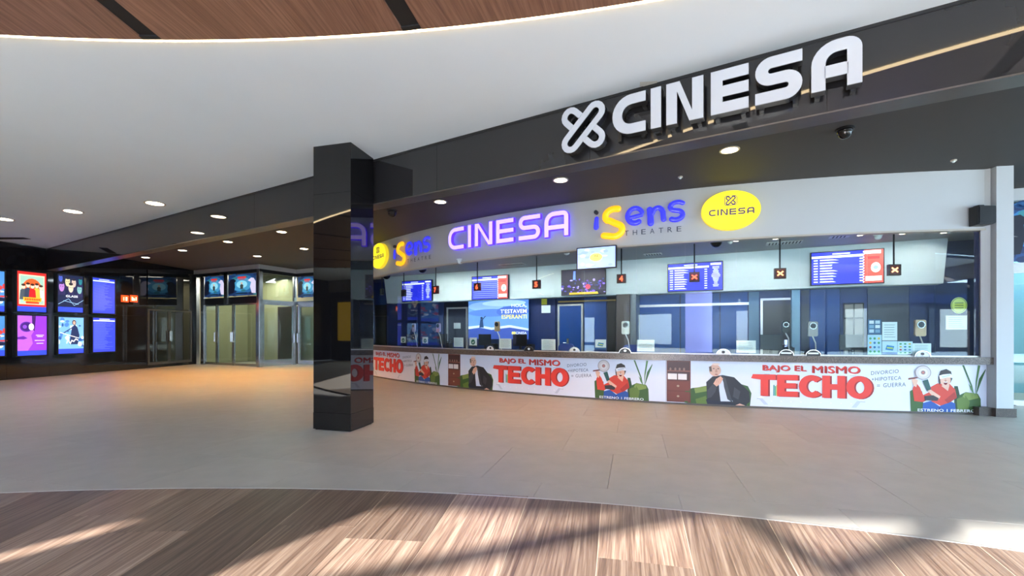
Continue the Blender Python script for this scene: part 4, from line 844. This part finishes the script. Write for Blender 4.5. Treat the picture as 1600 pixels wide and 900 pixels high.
# ---- booth downlights, cameras and vents
bl = [(649, 420), (671, 416.6), (697, 412.7), (726, 408.5), (758.5, 405), (794.5, 401), (834, 397), (878, 394), (977, 386), (1031, 382), (1150, 376), (1212, 372.7), (1344, 367), (1410.6, 364.6), (1475, 363)]
ordn = 'first second third fourth fifth sixth seventh eighth ninth tenth eleventh twelfth thirteenth fourteenth fifteenth'.split()
def downlight(x, y, z, rad, label, m, group, power=0, col=(1, .78, .5), spot=1.9, aim=None):
    r = root('downlight', (x, y, z - .01), label, 'light', group); q = MB()
    n = 20; A = [(rad*1.0*math.cos(2*math.pi*i/n), rad*math.sin(2*math.pi*i/n)) for i in range(n)]
    q.stroke(A, rad*.22, z - .012, z - .001, M_ring, lambda a, b, c=0: (x + a, y + b, c), closed=True); q.build('ring', r)
    q = MB(); q.cyl((x, y, z - .008), (x, y, z - .001), rad*.92, m, 20); q.build('lens', r)
    if power:
        l = bpy.data.lights.new('downlight_lamp', 'SPOT'); l.energy = power; l.color = col; l.spot_size = spot; l.spot_blend = .6; l.shadow_soft_size = .06
        o = bpy.data.objects.new('downlight_lamp', l); COL.objects.link(o); o.location = (x, y, z - .03)
        if aim is not None: o.rotation_euler = Vector(aim).to_track_quat('-Z', 'Y').to_euler()
for k, p in enumerate(bl):
    x, y = ceil_px(*p, ZI); ri = Vector((CX - x, CY - y)).normalized(); downlight(x, y, ZI, .055, 'small downlight in the booth ceiling, %s from the pillar' % ordn[k], M_lampin, 'small downlights along the booth ceiling', 26 if k < 12 else 12, (1, .97, .92), 1.9, (ri.x, ri.y, -1.15))
def bulb_cam(px, py, z, s, label, m=M_paper, rod=True):
    x, y = ceil_px(px, py, z); r = root('security_camera', (x, y, z), label, 'camera'); q = MB(); q.cyl((x, y, z), (x, y, z - .025), s*1.25, m if m is M_paper else M_dmetal, 16); q.build('base', r)
    q = MB(); q.cyl((x, y, z - .025), (x, y, z - .05), s, m, 16); q.dome((x, y, z - .05), s, m); q.build('dome', r, smooth=True)
M_domek = mat('smoked_dome', (16, 16, 18), .08)
bulb_cam(719, 405, ZI, .075, 'white ball camera on the booth ceiling above the screen with narrow advert'); bulb_cam(885.5, 390, ZI, .075, 'white ball camera on the booth ceiling left of the pale blue screen')
bulb_cam(660, 417, ZI, .12, 'black dome camera on the booth ceiling near the left listing screen', M_domek); bulb_cam(604, 428, ZI, .12, 'black dome camera on the booth ceiling beside the pillar', M_domek)
bulb_cam(1119, 374, ZI, .11, 'black dome camera on the booth ceiling below the right oval sign', M_domek); bulb_cam(1141, 373.5, ZI, .05, 'small white detector beside the black dome below the oval sign')
bulb_cam(1372, 365.5, ZI, .06, 'small white dome on the booth ceiling near the rightmost cross sign')
bulb_cam(1320, 201, SOFF, .09, 'black dome camera on the dark soffit below the large sign', M_domek); bulb_cam(613, 329, SOFF, .10, 'black dome camera on the dark soffit beside the pillar', M_domek)
def vent(px, py, z, lx, ly, label, rot=-.45):
    x, y = ceil_px(px, py, z); r = root('air_vent', (x, y, z), label, 'vent'); c, s = math.cos(rot), math.sin(rot); fr = lambda a, b, w=0: (x + a*c - b*s, y + a*s + b*c, z + w)
    q = MB(); q.box((-lx, -ly, -.012), (lx, ly, -.001), M_trimsteel, fr); q.build('plate', r); q = MB(); k = -lx + .05
    while k < lx - .03: q.box((k, -ly*.75, -.016), (k + .02, ly*.75, -.012), M_dark, fr); k += .06
    q.build('slots', r)
vent(1225, 379, ZI, .32, .16, 'slotted air vent in the booth ceiling above the grey door'); vent(1312, 369, ZI, .16, .12, 'small dark air vent in the booth ceiling above the widest screen'); vent(1020, 397, ZI, .2, .1, 'pale air vent in the booth ceiling right of the pale blue hanging screen'); vent(800, 413, ZI, .35, .15, 'pale air vent in the booth ceiling left of the lane sign beside the crowd screen')
vent(776, 402.5, ZI, .1, .06, 'dark round-looking vent in the booth ceiling above the screen with narrow advert')
# ---- things on the back wall
def wall_sheet(nm, x0, x1, y0, y1, w, m, label, cat, fr=BK, art=None, th=.006):
    u0, u1 = fr.px(x0, (y0+y1)/2, w)[0], fr.px(x1, (y0+y1)/2, w)[0]; v1, v0 = fr.px((x0+x1)/2, y0, w)[1], fr.px((x0+x1)/2, y1, w)[1]
    r = root(nm, fr((u0+u1)/2, v0, w), label, cat); q = MB(); q.box((u0, v0, w - th), (u1, v1, w), m, fr); q.build('sheet', r)
    if art: q = MB(); art(q, lambda u, v, ww=0: fr(u0 + u*(u1-u0), v0 + v*(v1-v0), w + .001 + ww)); q.build('print', r)
    return r
def art_hola(q, f):
    E = .4; q.poly([(0, 0), (1, 0), (1, 1), (0, 1)], 0, I((92, 138, 208), E), f)
    for i, (x, y, a, b, c) in enumerate([(.2, .85, .3, .12, (140, 176, 224)), (.6, .92, .36, .08, (176, 206, 236)), (.4, .68, .4, .1, (74, 112, 190)), (.75, .7, .26, .14, (60, 92, 176))]): q.ell(max(a, min(1-a, x)), min(1-b, y), a, b, .001 + i*.0005, I(c, E), f)
    q.poly([(0, 0), (1, 0), (1, .22), (.7, .3), (.4, .24), (.2, .3), (0, .26)], .004, I((50, 74, 150), E), f); q.poly([(0, .26), (.2, .3), (.4, .24), (.7, .3), (1, .22), (1, .27), (.7, .36), (.4, .3), (.2, .36), (0, .33)], .004, I((196, 214, 244), E), f)
    q.ell(.23, .55, .022, .03, .006, I((24, 40, 70), E), f, 10); q.poly([(.19, .3), (.27, .3), (.25, .52), (.21, .52)], .006, I((40, 70, 110), E), f); q.stroke([(.23, .48), (.3, .6)], .015, .006, .007, I((24, 40, 70), E), f)
    wh = I((240, 244, 250), .5); text(q, 'HOLA,', .73, .97, .80, .89, .008, wh, f, .004); text(q, "T'ESTAVEM", .55, .97, .66, .76, .008, wh, f, .004); text(q, 'ESPERANTI', .57, .97, .52, .62, .008, I((236, 226, 60), .5), f, .004); text(q, 'CINESA', .80, .97, .13, .19, .008, wh, f); xlogo(q, .765, .16, .05, .012, .008, .009, I((220, 210, 60), .9), f)
wall_sheet('wall_poster', 732, 826, 469, 530, -.32, M_blue, 'large blue landscape poster reading HOLA, T\'ESTAVEM ESPERANTI', 'poster', art=art_hola, th=.05)
wall_sheet('yellow_notice', 846, 854.5, 465, 476, -.36, ink((214, 206, 60)), 'small yellow notice on the booth back wall right of the blue poster', 'notice')
wall_sheet('paper_notice', 846, 860, 477, 489, -.36, M_paper, 'white paper below the small yellow notice on the back wall', 'notice')
wall_sheet('paper_notice', 709, 719.5, 504.5, 513.5, -.32, M_paper, 'small pale notice on the dark door left of the blue poster', 'notice')
# ---- sheets stuck on the inside of the glass
GL = Cyl(-.05)
def lines(q, f):
    y = .82
    while y > .15: q.poly([(.12, y), (random.uniform(.6, .9), y), (.88, y+.03), (.12, y+.03)], 0, ink((130, 150, 156)), f); y -= .13
def art_card(q, f): q.poly([(0, 0), (1, 0), (1, .16), (0, .16)], 0, ink((30, 90, 150)), f); q.poly([(.2, .35), (.7, .28), (.8, .62), (.3, .7)], .001, ink((40, 130, 190)), f); q.poly([(.3, .45), (.7, .4), (.72, .5), (.32, .55)], .002, ink((200, 214, 90)), f)
def art_icons(q, f):
    random.seed(8)
    for i in range(3):
        for j in range(4): q.ell(.2 + i*.3, .15 + j*.22, .09, .06, 0, ink(random.choice([(40, 110, 170), (60, 150, 90), (200, 70, 60), (230, 190, 60), (110, 150, 190)])), f, 10)
def art_logo(q, f): q.ell(.5, .5, .28, .3, 0, ink((40, 110, 90)), f); q.poly([(.35, .5), (.5, .35), (.7, .62), (.5, .5)], .001, ink((230, 240, 230)), f); q.poly([(0, 0), (1, 0), (1, .13), (0, .13)], 0, ink((30, 50, 50)), f)
def art_photos(q, f):
    for i in range(2):
        for j in range(3): q.poly([(.1 + i*.45, .1 + j*.3), (.45 + i*.45, .1 + j*.3), (.45 + i*.45, .32 + j*.3), (.1 + i*.45, .32 + j*.3)], 0, ink([(190, 210, 220), (120, 160, 190), (220, 226, 226)][(i + j) % 3]), f)
for x0, x1, y0, y1, m, art, lb in (
    (709, 724, 527.5, 542, M_paper, lines, 'white sheet on the glass below the dark door'), (733.5, 745, 527.5, 541.5, M_paper, art_logo, 'small sheet with green emblem below the left half of the blue wall poster'),
    (626, 634, 526, 537, M_paper, art_logo, 'small sheet with dark emblem at the left end of the glass'), (660, 668.5, 526.5, 538, M_paper, art_logo, 'small sheet with green emblem below the left listing screen'),
    (780, 799, 529, 545, M_paper, lines, 'white sheet on the glass below the blue wall poster'), (846, 868, 530, 547, M_paper, lines, 'white sheet on the glass below the yellow notice'),
    (930, 947, 530.5, 545.5, M_paper, art_card, 'white sheet with small blue picture below the blue wall'), (995.5, 1022.5, 531, 549, M_paper, lines, 'white sheet on the glass right of the taupe column'),
    (1150.5, 1181, 532, 551.5, M_paper, lines, 'white sheet on the glass left of the grey door'), (1356, 1377, 499, 522, ink((40, 90, 130)), art_photos, 'dark blue photo sheet, highest of the right-hand notices'),
    (1355.5, 1377.5, 523, 554, ink((176, 214, 228)), art_icons, 'tall pale blue sheet of small icons on the glass'), (1378.5, 1402, 503, 532, M_paper, lines, 'tall white notice above the bank card sheet'),
    (1378.5, 1402, 533, 553.5, ink((196, 222, 232)), art_card, 'sheet showing a blue bank card on the glass'), (1402.5, 1426, 533.5, 554, ink((200, 224, 232)), art_icons, 'pale sheet of coloured icons right of the bank card sheet'),
    (1426, 1455, 536.5, 555.5, M_paper, lines, 'white sheet behind the rightmost pass-through cover'), (1478, 1511, 493, 515, M_paper, lines, 'white sheet on the glass below the lime round sticker')):
    wall_sheet('paper_notice', x0, x1, y0, y1, -.02, m, lb, 'notice', GL, art, .003)
u, v = GL.px(1500, 477); r = root('round_sticker', GL(u, v - .13), 'lime green round sticker at the right end of the booth glass', 'sticker'); q = MB(); q.prism([(.13*math.cos(2*math.pi*i/28), .14*math.sin(2*math.pi*i/28)) for i in range(28)], -.024, -.02, ink((196, 206, 50)), shifted(GL, u, v)); q.build('disc', r); q = MB(); q.stroke([(.115*math.cos(2*math.pi*i/28), .124*math.sin(2*math.pi*i/28)) for i in range(28)], .012, -.019, -.0185, ink((120, 140, 30)), shifted(GL, u, v), closed=True)
for yy in (.04, 0, -.04): q.poly([(-.07, yy-.008), (.07, yy-.008), (.07, yy+.008), (-.07, yy+.008)], -.0185, ink((110, 130, 30)), shifted(GL, u, v))
q.build('print', r)
# ---- pass-through covers on the ledge
for x, c, t, lb in ((767, 0, 0, 'left of the blue wall poster text'), (827, 1, 0, 'below the lane sign beside the crowd screen'), (898, 0, 0, 'below the blue door'), (977, 2, 0, 'below the taupe column'), (1130, 0, 0, 'left of the notice by the grey door'), (1228, 1, 1, 'below the orange cross above the grey door'), (1270, 1, 1, 'right of the grey door'), (1440, 0, 0, 'at the right-hand notices')):
    u = CYL.px(x, 552)[0]; r = root('pass_through_cover', CYL(u, ZL1, .0), ('white' if c == 0 else 'dark') + ' half-round pass-through cover on the ledge ' + lb, 'cover', 'half-round covers along the ledge'); fr = shifted(CYL, u, ZL1)
    A = [(.12*math.cos(math.pi*i/14), .001 + .105*math.sin(math.pi*i/14)) for i in range(15)]
    q = MB(); q.prism(A, .008, .02, ink((226, 230, 230)) if c == 0 else M_cblack, fr); q.build('plate', r)
    q = MB(); q.stroke(A, .014, .006, .03, M_steel, fr); q.build('rim', r)
    q = MB()
    if t: q.box((-.085, .03, .02), (.085, .06, .022), M_paper, fr)
    else: q.ell(0, .05, .03, .025, .0215, M_cblack if c == 0 else M_paper, fr, 12)
    q.build('mark', r)
# ---- intercoms on the glass
for x, y, s, m, lb in ((977, 512, .16, M_paper, 'white intercom speaker with round grille in front of the taupe column'), (1228.5, 511, .13, M_cblack, 'black round intercom in front of the grey door'), (1271, 514, .16, mat('grey_plastic', (150, 152, 150), .4), 'grey intercom speaker with round grille right of the grey door'), (1440, 512.5, .17, mat('tan_plastic', (196, 166, 128), .5), 'tan intercom speaker with round grille near the right notices'), (775.5, 510, .14, mat('tan_plastic', (196, 166, 128), .5), 'tan intercom speaker in front of the blue wall poster'), (645, 512, .14, M_lilac, 'lilac intercom speaker left of the second lilac one'), (683.5, 512, .14, M_lilac, 'lilac intercom speaker nearest the dark door')):
    u, v = GL.px(x, y); r = root('intercom', GL(u, v - s*.8), lb, 'intercom'); fr = shifted(GL, u, v)
    q = MB(); P0 = round_path([(0, -s*.85), (-s*.5, -s*.85), (-s*.5, s*.85), (s*.5, s*.85), (s*.5, -s*.85), (0, -s*.85)], (0, .03, .03, .03, .03, 0), 3); q.prism([(a, b) for a, b in P0[:-1]][::-1], -.06, -.015, m, fr); q.build('body', r)
    q = MB(); q.ell(0, s*.35, s*.32, s*.32, -.012, M_cblack, fr, 18); q.ell(0, s*.35, s*.16, s*.16, -.010, M_dmetal, fr, 14); q.stroke([(s*.34*math.cos(2*math.pi*i/18), s*.35 + s*.34*math.sin(2*math.pi*i/18)) for i in range(18)], .012, -.014, -.004, M_steel, fr, closed=True); q.build('grille', r)
    q = MB(); q.tube([GL(u, v - s*.85, -.04), GL(u + .05, v - s*1.6, -.05), GL(u + .08, ZL1 + .01, -.1)], .012, M_trimsteel, 6); q.build('stem', r)
# ---- desk equipment: monitor, chair back and printer at every till
def till(u, kind, label):
    r = root('till_terminal', CYL(u, ZL1, -.38), label, 'terminal', 'till terminals behind the glass'); fr = shifted(CYL, u, ZL1, -.34)
    q = MB(); q.box((-.10, 0, -.09), (.10, .02, .06), M_cblack, fr); q.build('foot', r); q = MB(); q.box((-.025, .02, -.05), (.025, .16, -.02), M_cblack, fr); q.build('neck', r)
    q = MB(); q.prism([(-.19, .1), (.19, .1), (.19, .38), (-.19, .38)], -.03, .01, M_cblack, fr); q.build('monitor', r); q = MB(); q.box((.24, 0, -.08), (.38, .14, .08), M_cblack, fr); q.box((.26, .14, -.05), (.36, .15, .04), M_dmetal, fr); q.build('receipt_printer', r)
for k, (x, lb) in enumerate(((640, 'dark till terminal near the left end of the booth'), (690, 'dark till terminal left of the dark door'), (757, 'dark till terminal in front of the blue wall poster'), (812, 'dark till terminal below the lane sign beside the crowd screen'), (1205, 'dark till terminal in front of the grey door'), (1330, 'dark till terminal behind the inner window'))): till(CYL.px(x, 540, -.34)[0], 0, lb)
def chair(x, label):
    u = CYL.px(x, 545, -.9)[0]; r = root('desk_chair', CYL(u, .01, -.9), label, 'chair', 'blue desk chairs in the booth'); fr = shifted(CYL, u, 0, -.9); mch = mat('chair_blue', (52, 76, 150), .7)
    q = MB(); q.prism(round_path([(0, .78), (-.22, .78), (-.22, 1.13), (.22, 1.13), (.22, .78), (0, .78)], (0, .1, .1, .1, .1, 0), 4)[:-1][::-1], -.26, -.2, mch, fr); q.build('backrest', r)
    q = MB(); q.box((-.22, .48, -.24), (.22, .55, .2), mch, fr); q.build('seat', r); q = MB(); q.tube([CYL(u, .8, -1.14), CYL(u, .5, -1.12)], .02, M_cblack); q.build('back_stem', r); q = MB(); q.cyl(CYL(u, .06, -.92), CYL(u, .48, -.92), .03, M_steel); q.build('column', r)
    q = MB()
    for i in range(5): a = 2*math.pi*i/5; c = Vector(CYL(u, .06, -.92)); q.cyl(c, c + Vector((.27*math.cos(a), .27*math.sin(a), -.02)), .02, M_cblack, 6)
    q.build('star_base', r)
for x, lb in ((879, 'blue desk chair behind the glass by the blue door'), (985, 'blue desk chair behind the glass by the taupe column'), (706, 'blue desk chair behind the glass by the dark door')): chair(x, lb)
# ------------------------------------------------------------------ downlights in the hall
MC = lambda p: ceil_px(*p, CEIL)
for p, lb in (((6, 342), 'round downlight in the white ceiling at the left edge'), ((114, 330), 'round downlight in the white ceiling, middle of three'), ((242, 317.5), 'round downlight in the white ceiling nearest the black fascia')):
    x, y = MC(p); downlight(x, y, CEIL, .17, lb, M_lamp, 'downlights in the white ceiling', 60)
for p, lb in (((688, 315), 'downlight in the dark soffit above the left theatre sign'), ((876, 281), 'downlight in the dark soffit above the purple letters'), ((1140, 234), 'downlight in the dark soffit above the right oval sign'),
              ((440, 362), 'downlight in the dark soffit nearest the left side of the pillar'), ((356, 377.5), 'downlight in the dark soffit between fascia and entrance posters'), ((475, 388.5), 'downlight in the dark soffit above the recessed entrance by the pillar'),
              ((402, 400), 'downlight in the dark soffit right above the entrance corner'), ((285, 391), 'downlight in the dark soffit left of the entrance'), ((227.5, 402), 'downlight in the dark soffit above the dark double door')):
    x, y = ceil_px(*p, SOFF); downlight(x, y, SOFF, .13, lb, M_lamp, 'downlights in the dark soffit', 120 if p[0] > 600 else 185, (1, .55, .22) if p[0] > 600 else (1, .45, .10))
for p, lb in (((1490, 250), 'tiny sensor on the dark soffit near the right post'), ((1063, 276), 'tiny sensor on the dark soffit right of the purple glow')):
    x, y = ceil_px(*p, SOFF); q = MB(); q.cyl((x, y, SOFF), (x, y, SOFF - .02), .04, M_ring, 12); q.dome((x, y, SOFF - .02), .025, M_paper, n=10, k=3); q.build('smoke_sensor', **tags(lb, 'sensor'))

# ------------------------------------------------------------------ right post and loudspeaker
PO = Plane((8.09, 7.60), (8.335, 7.56))
q = MB(); q.box((0, .14, -.30), (PO.L, SOFF, 0), M_band, PO); o = q.build('wall_right_post'); o['kind'] = 'structure'
a = CYL(-1.72, 0, .0); q = MB(); fr = Plane(a[:2], PO(0, 0, -.12)[:2]); q.box((0, ZL1, -.1), (fr.L, SOFF, .03), M_band, fr); q.box((.12, 0, -.1), (fr.L, ZL0, -.01), M_band, fr); o = q.build('wall_right_jamb'); o['kind'] = 'structure'
q = MB(); q.box((-.03, 0, -.32), (PO.L + .02, .14, .03), M_plinth, PO); q.box((-.22, 0, -.30), (-.03, .14, -.04), M_plinth, PO); o = q.build('baseboard_right'); o['kind'] = 'structure'
SPK = Plane(CYL(-1.75, 0, .05)[:2], CYL(-1.45, 0, .05)[:2]); u0, v1 = SPK.px(1525, 322, .16); u1, v0 = SPK.px(1553, 351, .16)
r = root('loudspeaker', SPK((u0+u1)/2, v0, 0), 'small black wall loudspeaker on the right end of the white band', 'loudspeaker')
q = MB(); q.prism([(u0, v0), (u1 - .05, v0 + .0), (u1, v0 + .03), (u1, v1 - .01), (u0, v1)], .03, .2, M_dmetal, SPK); q.build('cabinet', r)
q = MB(); q.box((u0 + .015, v0 + .02, .2), (u1 - .06, v1 - .02, .21), M_cblack, SPK); q.build('grille', r); q = MB(); q.box((u0 + .08, v1, .02), (u0 + .16, v1 + .03, .12), M_dmetal, SPK); q.box((u0 + .1, (v0+v1)/2, -.01), (u0 + .14, (v0+v1)/2 + .06, .03), M_dmetal, SPK); q.build('bracket', r)
# glazed entrance beyond the post
F4 = Plane((9.42, 8.9), (15.2, 6.95)); e4 = struct('wall_entrance_right', (9.42, 8.9, 0))
def b4(u0, u1, v0, v1, w0, w1, nm, m): q = MB(); q.box((u0, v0, w0), (u1, v1, w1), m, F4); return q.build(nm, e4)
b4(0, F4.L, 3.95, SOFF, -.1, .03, 'top_trim', M_band); b4(0, F4.L, 2.55, 2.75, -.06, .03, 'transom', M_steel); b4(0, F4.L, 0, .1, -.06, .04, 'sill', M_trimsteel)
for k in range(4): b4(.02 + k*1.4, .12 + k*1.4, .1, 3.95, -.06, .02, 'mullion', M_steel); 
for k in range(3):
    q = MB(); q.box((.13 + k*1.4, .1, -.03), (1.41 + k*1.4, 2.55, -.02), M_dglass, F4); q.build('pane', e4)
    if k: continue
    r = root('film_poster', F4(.8 + k*1.4, 2.78, 0), 'fantasy poster above the glass entrance right of the white post', 'poster'); q = MB(); q.box((.14 + k*1.4, 2.78, -.04), (1.4 + k*1.4, 3.9, .0), ink((14, 30, 60), .25), F4); q.build('backing', r)
    q = MB(); fantasy_art(q, (lambda u, v, w=0, k=k: F4(.14 + k*1.4 + u*1.26, 2.78 + v*1.12, .004 + w)), .5); q.build('print', r)
b4(0, F4.L, 0, SOFF, -2.5, -2.4, 'back_wall', mat('pale_teal_wall', (120, 170, 190), .6))
lp = bpy.data.lights.new('vestibule_fill', 'AREA'); lp.energy = 60; lp.size = 1.6; lp.color = (.85, .95, 1); lo = bpy.data.objects.new('vestibule_fill', lp); COL.objects.link(lo); lo.location = F4(2, 3.9, -1.2)  # unseen fill light added behind the right entrance glass, no fixture

# ------------------------------------------------------------------ the mall behind the camera (seen in reflections, lets the daylight in)
FA = Plane((15.2, -7.2), (-17.43, -4.9))          # facade, its face towards the hall
FA.n = -FA.n if FA.n.y < 0 else FA.n
wbk = struct('wall_back', (0, -6, 0))
def fx(X): return (15.2 - X) / 32.71 * FA.L
def bb(X0, X1, z0, z1, nm, m, w0=-.15, w1=.15): q = MB(); a, b = sorted((fx(X0), fx(X1))); q.box((a, z0, w0), (b, z1, w1), m, FA); return q.build(nm, wbk)
M_bwall = mat('mall_wall', (150, 146, 142), .6)
bb(15.2, -17.43, 3.50, SOFF, 'lintel', M_bwall, -.3, .3)
bb(-8.74, -10.9, 0, 3.5, 'solid_wall', M_bwall); bb(-7.15, -8.41, 0, 3.5, 'pier', M_bwall); bb(-8.41, -8.74, 3.31, 3.5, 'lintel', M_bwall)
bb(-13.4, -17.4, 0, 3.5, 'solid_wall', M_dark)
for X in (1.2, 4.6, 8.0, 11.4): bb(X, X + .09, 0, 3.5, 'mullion', M_dmetal, -.05, .05)
bb(-7.15, 15.2, 0, .12, 'sill', M_dmetal, -.05, .05)
for (xa, za, xb, zb) in ((-6.7, 2.93, -4.45, 3.49), (-4.45, 3.49, -3.65, 3.14), (-3.65, 3.14, -2.75, 3.40)):
    q = MB(); q.stroke([(fx(xb), zb), (fx(xa), za)], .085, -.04, .04, M_dmetal, FA); q.build('truss_bar', wbk)
q = MB(); a_, b_ = sorted((fx(-15.4), fx(-16.7))); q.box((a_, 1.0, .16), (b_, 2.95, .3), ink((236, 190, 40), .5), FA); q.box((a_ - .05, .0, .151), (b_ + .05, 1.0, .32), M_dmetal, FA); q.build('cabinet', root('yellow_cabinet', FA((a_ + b_)/2, 0, .2), 'yellow lit display cabinet far behind the photographer, mirrored in the black pillar', 'cabinet'))
# row of shops across the street, mirrored in the booth glass
shop = root('shop_building', (0, -24, 0), 'low row of shops across the street behind the photographer, seen only mirrored in glass', 'building')
q = MB(); q.box((-45, -30, 0), (45, -24, 5.2), mat('shop_wall', (56, 58, 62), .7, 0, .1, 1)); q.build('wall', shop)
q = MB(); q.box((-45, -24, 3.6), (45, -23.7, 4.3), mat('shop_sign_band', (22, 40, 84), .5)); q.build('sign_band', shop)
for k in range(-9, 10):
    q = MB(); q.box((k*4.6 - 1.7, -24, .3), (k*4.6 + 1.7, -23.9, 3.2), ink([(206, 204, 196), (30, 34, 40), (70, 74, 78)][k % 3], [.9, 0, 0][k % 3])); q.build('shop_window', shop)
SHP = Plane((0, -23.7), (1, -23.7)); SHP.n = Vector((0, 1)); q = MB(); text(q, 'LaTer', 1.2, -1.6, 3.72, 4.2, .02, ink((236, 238, 240), .5), SHP, .02); q.build('shop_lettering', shop)
# right-hand side: glazed, open to the daylight
wr = struct('wall_right', (15.2, 0, 0))
for (a, b, z0, z1) in ((-7.2, 6.6, 3.5, SOFF), (-7.2, 6.6, 0, .1)): q = MB(); q.box((15.2, a, z0), (15.4, b, z1), M_bwall); q.build('beam', wr)
for y in (-7, -4, -1, 2, 5): q = MB(); q.box((15.2, y, .1), (15.35, y + .12, 3.5), M_dmetal); q.build('mullion', wr)
# round advertising column with a lit screen, mirrored in the booth glass
r = root('advertising_column', (-1.95, -9, 0), 'round lit advertising column standing behind the photographer, seen mirrored in the booth glass', 'column')
q = MB(); q.cyl((-1.95, -9, 0), (-1.95, -9, .3), .2 + 1.0, M_dmetal, 32); q.build('base', r); q = MB(); q.cyl((-1.95, -9, .3), (-1.95, -9, 3.9), 1.12, ink((168, 172, 246), 4.2), 32); q.build('screen_drum', r); q = MB(); q.cyl((-1.95, -9, 3.9), (-1.95, -9, 4.1), 1.2, M_white, 32); q.build('cap', r)
